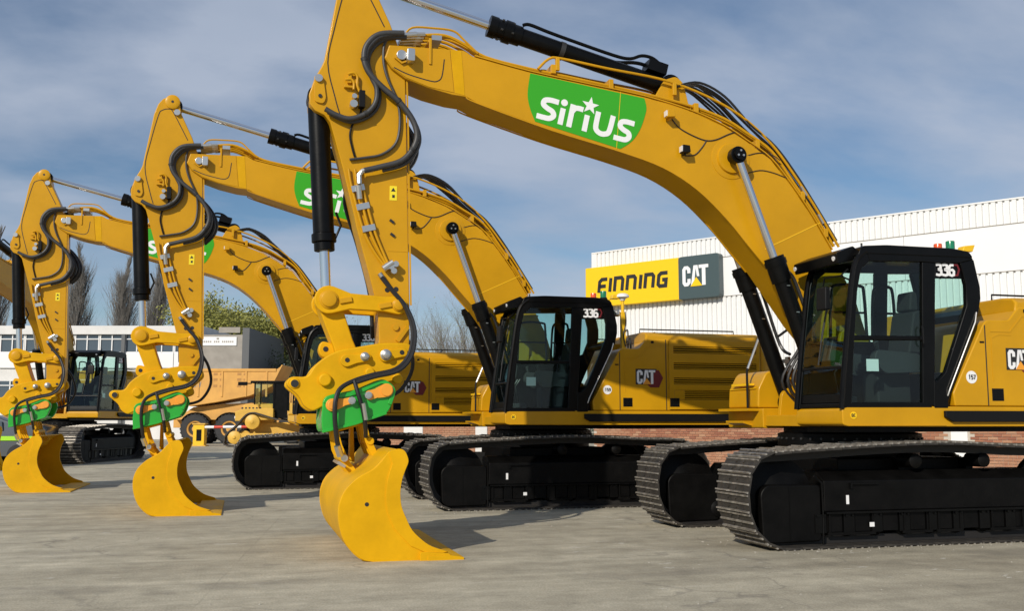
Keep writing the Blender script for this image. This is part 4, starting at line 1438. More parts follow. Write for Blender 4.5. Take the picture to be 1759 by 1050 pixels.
    for x, z, w_ in ((-6.06, 3.72, .05), (-6.05, 3.56, .05)):
        hl.obox((x, -0.215, z), (0.8, 0, -0.6), (0, 1, 0), (0.6, 0, 0.8), w_ * 0.6, 0.01, 0.014)
    for x, z in ((-6.10, 2.92), (-6.0, 2.93)):
        hl.cyl((x, -0.204, z), (x, -0.2075, z), 0.03, seg=12)
    hl.build('hole', 'black_decal', so)
    # warning sticker
    MB().box(-6.09, -6.005, -0.2085, -0.2045, 3.97, 4.14).build('warning_sticker', 'yellow_sticker', so, smooth=False)
    stk = MB().prism([(-6.075, 4.075), (-6.048, 4.12), (-6.02, 4.075)], -0.2105, -0.2087).box(-6.06, -6.03, -0.2105, -0.2087, 4.0, 4.035)
    stk.build('sticker_print', 'black_decal', so, smooth=False)
    # valve and lamp bracket on the plate
    vm = MB()
    vm.tube(y3(spline([(-6.60, 5.42), (-6.53, 5.44), (-6.49, 5.40), (-6.49, 5.30), (-6.46, 5.22)], 4), -0.25), 0.017, 6)
    vm.tube(y3(spline([(-6.63, 5.35), (-6.56, 5.36), (-6.53, 5.32), (-6.53, 5.24)], 4), -0.25), 0.017, 6)
    vm.box(-6.64, -6.52, -0.26, -0.205, 5.26, 5.285)
    vm.box(-6.60, -6.555, -0.25, -0.205, 5.32, 5.44)
    vm.build('valve_bracket', YP, so, bevel=0.004)
    v2 = MB().box(-6.47, -6.40, -0.30, -0.205, 5.03, 5.23)
    v2.tube(y3(spline([(-6.43, 5.05), (-6.46, 4.92), (-6.53, 4.84), (-6.56, 4.70), (-6.53, 4.55), (-6.50, 4.45)], 4), -0.222), 0.014, 6)
    v2.build('valve', 'black_plastic', so, bevel=0.006)
    MB().cyl((-6.53, -0.21, 5.06), (-6.53, -0.31, 5.06), 0.045, seg=12).cyl((-6.52, -0.21, 5.16), (-6.52, -0.28, 5.16), 0.03, seg=10).build('valve_cap', 'zinc', so)
    # hoses bridging boom and stick
    h1 = [(-5.96, 5.955), (-6.245, 5.915), (-6.392, 5.773), (-6.423, 5.596), (-6.36, 5.435), (-6.209, 5.282), (-6.017, 5.131), (-5.851, 4.922), (-5.794, 4.732), (-5.847, 4.561), (-5.981, 4.414), (-6.222, 4.328), (-6.40, 4.275)]
    h2 = [(-5.96, 5.95), (-6.216, 5.90), (-6.362, 5.76), (-6.405, 5.592), (-6.33, 5.39), (-6.27, 5.256), (-6.284, 5.087), (-6.389, 4.953), (-6.574, 4.876), (-6.734, 4.911), (-6.853, 4.97)]
    h3 = [(-5.976, 5.95), (-6.16, 5.872), (-6.19, 5.643), (-6.14, 5.424), (-6.02, 5.154), (-5.985, 4.905), (-6.027, 4.65), (-6.188, 4.5), (-6.395, 4.444), (-6.56, 4.412)]
    hm = MB()
    hm.tube(y3(spline(h1, 5), -0.31), 0.034, 10)
    hm.tube(y3(spline([(x + 0.035, z - 0.03) for x, z in h1[:-1]], 5), -0.275), 0.026, 8)
    hm.tube(y3(spline(h2, 5), -0.30), 0.03, 10)
    hm.tube(y3(spline([(x + 0.035, z - 0.02) for x, z in h2], 5), -0.25), 0.026, 8)
    hm.tube(y3(spline(h3, 5), -0.235), 0.016, 8)
    hm.build('bridge_hose', 'hose_grey', so)
    hc_ = MB()
    for pts, k_, y_, r_ in ((h1, 3, -0.31, 0.04), (h1, 6, -0.31, 0.04), (h1, 9, -0.31, 0.04), (h2, 7, -0.30, 0.036)):
        p0, p1 = Vector(pts[k_]), Vector(pts[k_ + 1])
        dd = (p1 - p0).normalized() * 0.02
        m_ = Vector(spline(pts, 5)[k_ * 5])
        hc_.cyl((m_.x - dd.x, y_, m_.y - dd.y), (m_.x + dd.x, y_, m_.y + dd.y), r_, seg=10)
    hc_.build('hose_clip', 'black_rubber', so)
    hm = MB()
    for k, (y, o) in enumerate(((0.24, 0.0), (0.29, 0.06), (0.34, 0.10))):
        hm.tube(y3(spline([(x + o * (0.6 + 0.4 * (z < 5.2)), z) for x, z in h1[:11]], 5), y), 0.034, 8)
    hm.build('far_hose', 'hose_black', so)
    # rigid lines down the stick
    pm = MB()
    for o, y in ((0.0, -0.245), (0.055, -0.245), (-0.07, -0.235)):
        pm.tube(y3(spline([(-6.50 + o, 4.30), (-6.475 + o, 4.15), (-6.41 + o, 3.90), (-6.32 + o, 3.60), (-6.21 + o * 0.8, 3.36), (-6.11 + o * 0.4, 3.19)], 4), y), 0.016, 8)
    pm.build('stick_pipe', YP, so)
    fm = MB()
    fm.tube(y3([(-6.30, 4.295), (-6.42, 4.27), (-6.455, 4.22), (-6.45, 4.12)], -0.30), 0.032, 8)
    fm.cyl((-6.46, -0.29, 4.10), (-6.44, -0.27, 3.95), 0.034, seg=10)
    for x, z in ((-6.46, 4.08), (-6.40, 3.87), (-6.33, 3.62)):
        fm.obox((x, -0.235, z), (0.95, 0, 0.25), (0, 1, 0), (-0.25, 0, 0.95), 0.075, 0.03, 0.035)
    for dx, dz in ((0, 0), (0.05, 0.03), (0.03, -0.05), (-0.05, 0.0)):
        fm.cyl((-6.07 + dx, -0.21, 3.18 + dz), (-6.07 + dx, -0.31, 3.18 + dz), 0.036, seg=8)
    fm.cyl((-6.16, -0.28, 3.15), (-6.05, -0.28, 3.23), 0.04, seg=10)
    fm.cyl((-6.20, -0.26, 3.10), (-6.13, -0.26, 3.00), 0.03, seg=10)
    fm.build('hose_fitting', 'zinc', so)
    # working hoses to the coupler
    h4 = [(-6.175, 3.056), (-6.062, 2.909), (-5.928, 2.743), (-5.854, 2.562), (-5.832, 2.373), (-5.882, 2.15), (-6.03, 1.999), (-6.286, 1.932), (-6.489, 1.866), (-6.633, 1.782), (-6.687, 1.661), (-6.695, 1.479), (-6.666, 1.235), (-6.631, 1.10)]
    ys = [-0.27, -0.30, -0.34, -0.38, -0.42, -0.44, -0.46, -0.47, -0.48, -0.50, -0.53, -0.53, -0.5, -0.46]
    h5 = [(-6.489, 1.87), (-6.442, 1.707), (-6.395, 1.562), (-6.36, 1.40), (-6.34, 1.25)]
    hm = MB()
    hm.tube(spline(y3(h4, ys), 5), 0.027, 8)
    hm.tube(spline(y3([(x + 0.02, z - 0.02) for x, z in h4[2:9]], [y - 0.03 for y in ys[2:9]]), 5), 0.024, 8)
    hm.tube(spline(y3(h5, [-0.50, -0.52, -0.51, -0.48, -0.4]), 5), 0.024, 8)
    hm.tube(spline([(-6.10, 0.27, 3.0), (-5.90, 0.30, 2.6), (-5.75, 0.36, 2.35), (-5.70, 0.42, 2.05), (-5.85, 0.46, 1.78), (-6.1, 0.45, 1.7)], 5), 0.024, 8)
    hm.tube(spline([(-6.50, 0.21, 4.3), (-6.56, 0.24, 4.0), (-6.40, 0.25, 3.5), (-6.24, 0.26, 2.9), (-6.2, 0.3, 2.4)], 5), 0.026, 8)
    hm.build('working_hose', 'hose_black', so)
    MB().cyl((-6.39, -0.53, 1.62), (-6.355, -0.505, 1.44), 0.026, seg=8).cyl((-6.66, -0.50, 1.16), (-6.62, -0.46, 1.05), 0.038, seg=8).build('hose_end', 'zinc', so)

    # ---------------- bucket cylinder
    E, B, Cc = Vector((-6.92, 5.17)), Vector((-6.767, 2.779)), Vector((-5.982, 2.737))
    d = (B - E).normalized()
    g0, g1 = E + d * 1.60, E + d * 1.80
    cm = MB()
    cm.cyl((E.x, 0, E.y), (g0.x, 0, g0.y), 0.122, seg=26)
    cm.cyl((g0.x, 0, g0.y), (g0.x + d.x * 0.10, 0, g0.y + d.y * 0.10), 0.142, seg=26)
    cm.cyl((g0.x + d.x * 0.10, 0, g0.y + d.y * 0.10), (g1.x, 0, g1.y), 0.118, seg=26)
    cm.cyl((E.x, -0.14, E.y), (E.x, 0.14, E.y), 0.13, seg=20)
    co = cm.build('bucket_cylinder', BK, root, bevel=0.008)
    ro = MB().cyl((g1.x, 0, g1.y), (B.x, 0, B.y), 0.06, seg=20).build('rod', 'chrome', co)
    MB().cyl((B.x, -0.11, B.y), (B.x, 0.11, B.y), 0.13, seg=20).build('rod_eye', YP, ro)
    MB().tube([(E.x - 0.06, -0.13, E.y + 0.0), (E.x - 0.02, -0.16, E.y - 0.1), (E.x + 0.14, -0.17, E.y - 0.22)], 0.02, 6).tube([(g0.x + 0.13, -0.05, g0.y - 0.05), (g0.x + 0.19, -0.05, g0.y + 0.1), (g0.x + 0.13, -0.05, g0.y + 0.25)], 0.016, 6).build('cylinder_pipe', BK, co)
    # ---------------- linkage
    lk = MB()
    for y0, y1 in ((-0.295, -0.225), (0.225, 0.295)):
        lk.prism(link_poly(B, Cc, 0.16, 0.105, 0.092, 0.085), y0, y1)
    lo = lk.build('idler_link', 'yellow_bucket', root, bevel=0.015)
    pn = MB()
    for p, r in ((B, 0.085), (Cc, 0.06)):
        pn.lathe((p.x, -0.29, p.y), (0, -1, 0), [(r * 1.25, 0.0), (r * 1.25, 0.02), (r, 0.025), (r, 0.045), (r * 0.8, 0.05)], 22)
        pn.cyl((p.x, -0.29, p.y), (p.x, 0.31, p.y), r, seg=16)
    for x, z in ((-6.13, 2.73), (-6.58, 2.775)):
        pn.obox((x, -0.305, z), (0.95, 0, 0.2), (0, 1, 0), (-0.2, 0, 0.95), 0.07, 0.014, 0.028)
    pn.build('link_pin', YP, lo, bevel=0.004)
    Pp = Vector((-6.523, 2.12))
    pl = MB()
    for y0, y1 in ((-0.20, 0.20),):
        pl.prism(link_poly(B, Pp, 0.13, 0.13, 0.125, 0.115), y0, y1)
    pl.prism(round_poly([(-6.86, 2.22), (-6.83, 2.33), (-6.70, 2.30), (-6.60, 2.22), (-6.70, 2.12), (-6.82, 2.14)], 0.05), -0.10, 0.10)
    po = pl.build('power_link', 'yellow_bucket', root, bevel=0.018)
    MB().cyl((-6.775, -0.105, 2.235), (-6.775, -0.095, 2.235), 0.03, seg=14).build('hole', 'black_decal', po)
    # rib low on the stick
    rb = MB().ribbon([(-5.98, 2.33), (-5.86, 2.50)], 0.045, -0.24, -0.2)
    rb.lathe((-6.0, -0.2, 2.49), (0, -1, 0), [(0.035, 0.0), (0.035, 0.03), (0.015, 0.03)], 14)
    rb.build('stick_lug', YP, so)

    # ---------------- quick coupler: two cheeks, pins, lifting eye
    cpoly = [tuple(p) for p in spline(COUPLER, 3, True)]
    cm = MB()
    for y0, y1 in ((-0.32, -0.20), (0.20, 0.32)):
        cm.prism(cpoly, y0, y1)
    cm.box(-6.95, -6.15, -0.20, 0.20, 1.72, 1.98)
    co = cm.build('coupler', 'yellow_bucket', root, bevel=0.02)
    bs = MB()
    for x, z, r, t in ((-6.794, 1.877, 0.072, 0.05), (-6.30, 1.965, 0.055, 0.03), (-5.99, 1.90, 0.06, 0.03), (-7.12, 1.835, 0.06, 0.010)):
        bs.lathe((x, -0.315, z), (0, -1, 0), [(r, 0.0), (r, t), (r * 0.8, t + 0.012), (r * 0.3, t + 0.012)], 20)
    # pin keeper plates, raised
    for a, b in (((-6.56, 2.095), (-6.34, 2.135)), ((-6.13, 2.155), (-5.93, 2.195))):
        bs.prism(link_poly(a, b, 0.07, 0.05, 0.05, 0.05), -0.355, -0.315)
    bs.build('keeper_plate', 'yellow_bucket', co, bevel=0.008)
    bt = MB()
    for x, z, r in ((-6.362, 2.14, 0.05), (-6.127, 2.165, 0.062)):
        bt.lathe((x, -0.35, z), (0, -1, 0), [(r, 0.0), (r, 0.02), (r * 0.75, 0.03), (r * 0.7, 0.07), (r * 0.4, 0.08)], 16)
    bt.build('pin_bolt', 'zinc', co)
    hl = MB()
    for x, z, r, y in ((-7.12, 1.835, 0.042, -0.3405), (-6.555, 2.10, 0.026, -0.356), (-5.945, 2.195, 0.026, -0.356)):
        hl.cyl((x, y, z), (x, y - 0.004, z), r, seg=16)
    hl.build('hole', 'black_decal', co)
    # ---------------- green hanger gripped by the coupler
    gpoly = round_poly(GREEN, 0.06)
    gm_ = MB()
    for y0, y1 in ((-0.44, -0.335), (0.335, 0.44)):
        gm_.prism(gpoly, y0, y1)
    gm_.prism([(-6.81, 1.30), (-6.83, 1.44), (-6.79, 1.60), (-6.74, 1.60), (-6.75, 1.33)], -0.335, 0.335)
    gm_.prism([(-6.75, 1.315), (-6.47, 1.395), (-6.13, 1.51), (-6.14, 1.54), (-6.47, 1.425), (-6.75, 1.345)], -0.335, 0.335)
    go = gm_.build('hanger', 'green_paint', root, bevel=0.012)
    rim = MB()
    inner = [(-6.80, 1.62), (-6.77, 1.665), (-6.70, 1.69), (-6.47, 1.735), (-6.24, 1.84), (-6.165, 1.86), (-6.08, 1.81), (-6.05, 1.745), (-6.09, 1.61), (-6.15, 1.52), (-6.47, 1.405), (-6.80, 1.315)]
    rim.ribbon([tuple(p) for p in spline(inner[:9], 4)], 0.045, -0.462, -0.435)
    rim.ribbon([(-6.82, 1.31), (-6.47, 1.395), (-6.12, 1.515)], 0.03, -0.457, -0.437)
    rim.build('hanger_rim', 'green_paint', go, bevel=0.006)
    ins = MB().prism(link_poly((-6.128, 1.765), (-6.31, 1.71), 0.075, 0.055, 0.055, 0.05), -0.478, -0.436)
    ins.prism(link_poly((-6.72, 1.60), (-6.53, 1.645), 0.07, 0.04, 0.05, 0.04), -0.478, -0.436)
    ins.cyl((-6.128, -0.44, 1.765), (-6.128, -0.495, 1.765), 0.065, seg=20)
    ins.cyl((-6.72, -0.44, 1.60), (-6.72, -0.495, 1.60), 0.05, seg=20)
    ins.build('pin_insert', 'orange_insert', go, bevel=0.008)
    bt = MB()
    for x, z in ((-6.33, 1.708), (-6.51, 1.648)):
        bt.cyl((x, -0.44, z), (x, -0.505, z), 0.042, seg=8)
        bt.cyl((x, -0.505, z), (x, -0.52, z), 0.028, seg=8)
    bt.build('pin_bolt', 'zinc', go)

    # ---------------- bucket
    HW = 1.28
    bm2 = MB()
    shell = BUCKET[14:] + BUCKET[:3]
    shell = [tuple(p) for p in spline([(-5.48, 0.012), (-5.75, 0.006), (-6.05, 0.006), (-6.28, 0.012), (-6.43, 0.07), (-6.55, 0.20), (-6.605, 0.34), (-6.63, 0.48), (-6.62, 0.61), (-6.565, 0.74), (-6.45, 0.855), (-6.28, 0.955), (-6.19, 1.05), (-6.12, 1.12), (-6.03, 1.15)], 3)]
    bm2.strip(shell, 0.025, -HW + 0.01, HW - 0.01)
    side = [tuple(p) for p in spline(BUCKET[:14], 3)] + [(-5.47, 0.03), (-5.50, 0.004)] + [tuple(p) for p in spline([(-5.78, 0.002), (-6.29, 0.004), (-6.458, 0.075), (-6.581, 0.215), (-6.633, 0.34), (-6.658, 0.475), (-6.649, 0.615), (-6.591, 0.75), (-6.472, 0.868), (-6.297, 0.965), (-6.206, 1.06)], 3)]
    for s in (-1, 1):
        bm2.prism(side, s * HW - 0.014, s * HW + 0.014)
    bko = bm2.build('bucket', 'yellow_bucket', root, bevel=0.006)
    # reinforced front edge of the side plates
    edge = [tuple(p) for p in spline(BUCKET[:14], 3)]
    band = edge + [(-5.66, 0.05), (-5.90, 0.16)] + [tuple(p) for p in spline([(-6.07, 0.34), (-6.145, 0.52), (-6.165, 0.70), (-6.145, 0.88), (-6.10, 1.02)], 3)]
    eb = MB()
    for s in (-1, 1):
        eb.prism(band, s * (HW + 0.021) - 0.008, s * (HW + 0.021) + 0.008)
    eb.build('side_edge', 'yellow_bucket', bko, bevel=0.004)
    # side cutter and lip
    lp = MB()
    for s in (-1, 1):
        lp.prism([(-5.80, 0.004), (-5.80, 0.085), (-5.78, 0.095), (-5.50, 0.075), (-5.45, 0.045), (-5.43, 0.006)], s * (HW + 0.03) - 0.04, s * (HW + 0.03) + 0.04)
    lp.prism([(-5.72, 0.003), (-5.72, 0.055), (-5.44, 0.05), (-5.33, 0.03), (-5.33, 0.003)], -HW - 0.08, HW + 0.08)
    lp.build('cutting_edge', 'yellow_bucket', bko, bevel=0.004)
    ww = MB()
    for k in range(7):
        y = -HW + 0.12 + k * (2 * HW - 0.24) / 6
        ww.strip([(-6.30, -0.001), (-6.445, 0.055), (-6.57, 0.19), (-6.625, 0.335), (-6.65, 0.48)], -0.012, y - 0.03, y + 0.03) if k in (1, 3, 5) else None
    ww.build('wear_strip', 'yellow_bucket', bko)
    wl2 = MB()
    for s in (-1, 1):
        wl2.tube(y3(spline([(-6.29, 0.012), (-6.458, 0.083), (-6.575, 0.22), (-6.625, 0.345), (-6.648, 0.475), (-6.64, 0.612), (-6.583, 0.745), (-6.466, 0.862)], 4), s * (HW - 0.022)), 0.013, 6)
    wl2.build('weld_bead', 'yellow_bucket', bko)
    tq = MB().strip([(-6.62, 0.50), (-6.56, 0.74), (-6.44, 0.86), (-6.27, 0.96)], -0.02, -HW + 0.06, HW - 0.06)
    tq.build('torque_plate', 'yellow_bucket', bko)
    MB().cyl((-6.364, -HW - 0.0145, 0.60), (-6.364, -HW - 0.017, 0.60), 0.022, seg=16).build('hole', 'black_decal', bko)
    # hinge plates rising to the hanger
    hg = MB()
    for y in (-0.34, -0.12, 0.12, 0.34):
        hg.prism([(-6.64, 1.36), (-6.59, 1.38), (-6.54, 1.2), (-6.46, 1.02), (-6.38, 0.92), (-6.44, 0.86), (-6.53, 0.97), (-6.60, 1.12)], y - 0.016, y + 0.016)
        hg.prism([(-6.32, 1.44), (-6.27, 1.46), (-6.22, 1.28), (-6.15, 1.14), (-6.08, 1.08), (-6.15, 1.01), (-6.22, 1.10), (-6.28, 1.24)], y - 0.016, y + 0.016)
    hg.build('hinge_plate', 'yellow_bucket', bko, bevel=0.005)
    ct = MB().prism([(-6.62, 1.34), (-6.60, 1.37), (-6.28, 1.47), (-6.27, 1.44)], -0.33, 0.33)
    ct.prism([(-6.40, 1.0), (-6.40, 1.40), (-6.36, 1.41), (-6.34, 0.98)], 0.14, 0.32)
    ct.cyl((-6.52, -0.37, 1.05), (-6.52, 0.37, 1.05), 0.05, seg=16)
    ct.cyl((-6.22, -0.37, 1.24), (-6.22, 0.37, 1.24), 0.045, seg=16)
    ct.build('hinge_core', 'yellow_bucket', bko, bevel=0.008)
    bt = MB()
    for y in (-0.40, -0.10, 0.16):
        bt.cyl((-6.52, y, 1.05), (-6.52, y - 0.04, 1.05), 0.04, seg=10)
        bt.obox((-6.55, y - 0.02, 0.98), (0.8, 0, -0.5), (0, 1, 0), (0.5, 0, 0.8), 0.05, 0.012, 0.016)
    bt.build('hinge_pin', 'zinc', bko)


UNDER = ('track', 'track_frame', 'undercarriage_frame', 'swing_bearing')


def make_excavator(loc, label):
    root = empty('excavator', loc, 0.0, label, 'excavator', 'excavators parked in a row with grounded buckets')
    make_tracks(root)
    make_upper(root)
    make_cab(root)
    make_front(root)
    # the upper works stand a little larger than the drawing they were built from
    for o in root.children:
        n = o.name.split('.')[0]
        if n in UNDER:
            continue
        o.scale = (1.0094, 1.0, 1.011)
        o.location = (0.029, 0.0, -0.020)
        if n == 'bucket':
            o.scale = (0.9695, 1.0, 0.970)
            o.location = (-0.285, 0.0, -0.0055)
    return root


def fleet_number(root, num):
    """small number on the round badge of one machine"""
    bp_ = [c for c in root.children if c.name.split('.')[0] == 'body_panel'][0]
    q = MB()
    letters(q, num, 0.645, 1.918, 0.05, 0.7, 0.011, -1.499, -1.4958)
    q.build('badge_number', 'black_decal', bp_, smooth=False)


EXC = [(7.70, 11.689), (5.178, 17.384), (2.151, 23.355)]
ex1 = make_excavator((*EXC[0], 0), 'nearest yellow excavator with its cab and tracks cut by the right edge of the photo')
ex2 = dup(ex1)
ex2.location = (*EXC[1], 0)
ex2['label'] = 'middle yellow excavator of the row, its cab below the yellow wall sign'
ex3 = dup(ex1)
ex3.location = (*EXC[2], 0)
ex3['label'] = 'third yellow excavator of the row, its cab hidden behind the nearest bucket coupler'
fleet_number(ex1, '157')
fleet_number(ex2, '159')
fleet_number(ex3, '158')


def make_mast(root):
    mm = MB()
    mm.box(1.09, 1.17, -1.24, -1.16, 2.64, 3.30)
    mm.cyl((1.13, -1.2, 3.30), (1.13, -1.2, 3.50), 0.028, seg=10)
    mm.box(1.04, 1.22, -1.26, -1.14, 2.641, 2.67)
    mo = mm.build('antenna_mast', 'yellow_bright', root, bevel=0.006)
    MB().lathe((1.13, -1.2, 3.50), (0, 0, 1), [(0.04, 0.0), (0.06, 0.04), (0.115, 0.06), (0.11, 0.10), (0.06, 0.125)], 20).build('antenna', 'white_decal', mo)
    MB().lathe((1.02, -1.2, 3.22), (0, 0, 1), [(0.03, 0.0), (0.06, 0.03), (0.06, 0.09), (0.03, 0.11)], 14).box(1.02, 1.10, -1.215, -1.185, 3.23, 3.26).build('mast_lamp', 'zinc', mo)
    hc = MB().tube(spline([(1.17, -1.2, 2.75), (1.24, -1.2, 2.85), (1.27, -1.2, 2.80), (1.27, -1.2, 2.66)], 4), 0.014, 6)
    hc.tube(spline([(1.17, -1.2, 2.95), (1.22, -1.2, 2.98), (1.22, -1.2, 2.66)], 4), 0.012, 6)
    hc.tube(spline([(1.155, -1.25, 3.3), (1.16, -1.27, 3.1), (1.12, -1.25, 2.9), (1.155, -1.25, 2.7)], 4), 0.010, 6)
    hc.build('mast_cable', 'black_rubber', mo)


for e_ in (ex2, ex3):
    make_mast(e_)

# an older machine of the same build standing behind the row, turned towards the yard
ex4 = dup(ex1, skip=('decal', 'hanger', 'warning_sticker', 'sticker_print', 'logo_backing', 'logo_hexagon', 'logo_letters', 'logo_triangle', 'round_badge', 'badge_number', 'camera_pod', 'beacon_base'))
ex4.location = (-6.1, 39.0, 0)
ex4.rotation_euler = (0, 0, rad(72.5))
ex4.scale = (1.12,) * 3
ex4['label'] = 'excavator at far left turned towards the camera, boom raised over its black cab'
ex4['group'] = ''
del ex4['group']

AZ = rad(0.26)


def turned(x, y):
    """the surroundings were surveyed on axes turned a little from the row of machines"""
    return (x * math.cos(AZ) - y * math.sin(AZ), x * math.sin(AZ) + y * math.cos(AZ), 0)


# ------------------------------------------------------------------ the white warehouse with its sign
# wall coordinates: x along the wall (to the right and nearer), y into the building, z up
WH = empty('warehouse', turned(11.84, 32.637), AZ + math.atan2(-0.820, 0.572), 'white corrugated warehouse with brick base behind the excavators on the right', 'warehouse')
WLEN = 34.0


def corrugated(x0, x1, z0, z1, y, pitch=0.17, depth=0.055):
    mb = MB()
    xs = []
    x = x0
    while x < x1 - 1e-6:
        for fx, fy in ((0.0, 0.0), (0.22, 0.0), (0.30, -1.0), (0.92, -1.0)):
            xx = x + fx * pitch
            if xx < x1:
                xs.append((xx, y + fy * depth))
        x += pitch
    xs.append((x1, y))
    vs = [(a, b, z0) for a, b in xs] + [(a, b, z1) for a, b in xs]
    n = len(xs)
    mb.add(vs, [(i, i + 1, i + 1 + n, i + n) for i in range(n - 1)])
    return mb


core = MB().box(0.05, WLEN, 0.09, 20.0, 0.0, 7.1)
core.build('wall', 'white_cladding', WH, smooth=False)
# parapet and lower cladding come in sheets; the middle band is flat panels
SHEET = 1.02
k = 0
x = 0.0
while x < WLEN - 0.01:
    x1 = min(x + SHEET, WLEN)
    corrugated(x, x1, 6.60, 7.24, 0.0).build('parapet_sheet', 'white_cladding', WH, smooth=False)
    corrugated(x, x1, 1.28, 5.33, 0.0).build('wall_sheet', 'white_cladding', WH, smooth=False)
    x = x1
x = 0.0
while x < WLEN - 0.01:
    x1 = min(x + 3.55, WLEN)
    MB().box(x + 0.006, x1 - 0.006, -0.05, 0.08, 5.345, 6.585).build('flat_panel', 'white_panel', WH, smooth=False)
    x = x1
MB().box(-0.03, WLEN, -0.065, 0.10, 6.583, 6.602).box(-0.03, WLEN, -0.065, 0.10, 5.328, 5.347).build('flashing', 'concrete_block', WH, smooth=False)
MB().box(-0.05, WLEN, -0.07, 0.12, 7.235, 7.275).build('coping', 'white_panel', WH, smooth=False)
MB().box(-0.055, 0.06, -0.06, 0.30, 1.3, 7.23).build('corner_trim', 'white_panel', WH, smooth=False)
# brick base: single bricks where they show, the rest in one mass
MB().box(0.0, WLEN, -0.085, 0.09, 0.0, 1.245).build('brick_backing', 'mortar', WH, smooth=False)
bm_ = MB().box(-0.1075, 0.1075, -0.05, 0.05, -0.0325, 0.0325)
brick_me = bm_.mesh('brick', 'brick', smooth=False)
rnd = random.Random(11)
mass = MB()
single = 0
DOORS = [(11.66, 12.12)]
for row in range(16):
    z = 0.0425 + row * 0.0775
    xo = 0.1125 * (row % 2)
    for i in range(150):
        x = 0.12 + xo + i * 0.225
        if x > WLEN - 0.12:
            break
        if any(a - 0.1 < x < b + 0.1 for a, b in DOORS):
            continue
        y = -0.055 - rnd.uniform(0, 0.006)
        if row >= 11 and (1.2 < x < 11.6 or 12.1 < x < 15.5) and single < 300:
            o = bpy.data.objects.new('brick', brick_me)
            COL.objects.link(o)
            o.parent = WH
            o.location = (x, y, z)
            single += 1
        else:
            mass.box(x - 0.1075, x + 0.1075, y - 0.05, y + 0.05, z - 0.0325, z + 0.0325)
tag(mass.build('brick_courses', 'brick_mass', WH, smooth=False), kind='stuff')
MB().box(11.68, 12.10, -0.13, -0.04, 0.0, 1.27).build('white_pilaster', 'white_panel', WH, smooth=False)
MB().box(0.0, WLEN, -0.10, 0.02, 1.246, 1.275).build('sill_flashing', 'white_panel', WH, smooth=False)

# the long fascia sign, a box standing off the wall
SG = empty('wall_sign', turned(11.84, 32.637), AZ + math.atan2(-0.820, 0.572), 'long yellow and dark grey company sign mounted on the white warehouse wall', 'sign')
MB().box(-0.14, 3.56, -0.32, -0.055, 5.32, 6.70).build('yellow_panel', 'sign_yellow', SG, bevel=0.02)
MB().prism(round_poly([(3.563, 5.318), (3.563, 6.702), (5.03, 6.702), (5.03, 5.318)], 0.10, only=(1, 2, 3)), -0.34, -0.056).build('grey_panel', 'sign_grey', SG, bevel=0.015)
fl = MB()
letters(fl, 'FINNING', 0.40, 5.80, 0.47, {'F': 0.82, 'I': 0.40, 'N': 0.95, 'G': 0.9}, 0.125, -0.33, -0.318, slant=0.12, wx=1.12)
fl.build('sign_letters', 'black_decal', SG, smooth=False)
cat_letters(MB(), 3.72, 5.72, 0.66, -0.352, -0.339).xf(Matrix.Identity(4)).build('logo_letters', 'white_decal', SG, smooth=False)
cat_triangle(MB(), 3.72, 5.72, 0.66, -0.358, -0.3535).build('logo_triangle', 'sign_yellow', SG, smooth=False)

# ------------------------------------------------------------------ low brick wall behind the row
LWL = empty('low_brick_wall', turned(2.6, 40.6), AZ + math.atan2(-7.6, 6.2), 'low brick boundary wall with white panels seen under the excavator bodies', 'wall')
MB().box(0, 9.8, 0.0, 0.20, 0, 1.28).build('wall_core', 'mortar', LWL, smooth=False)
mass = MB()
for row in range(16):
    z = 0.0425 + row * 0.0775
    for i in range(44):
        x = 0.12 + 0.1125 * (row % 2) + i * 0.225
        if x < 9.7:
            mass.box(x - 0.1075, x + 0.1075, -0.02 - rnd.uniform(0, 0.006), 0.05, z - 0.0325, z + 0.0325)
tag(mass.build('brick_courses', 'brick_mass', LWL, smooth=False), kind='stuff')
for a, b in ((5.2, 6.1), (8.5, 9.0)):
    MB().box(a, b, -0.06, 0.0, 0.0, 1.30).build('white_panel', 'white_old', LWL, smooth=False)
MB().box(-0.02, 9.82, -0.04, 0.24, 1.28, 1.33).build('coping', 'concrete_block', LWL, bevel=0.01)

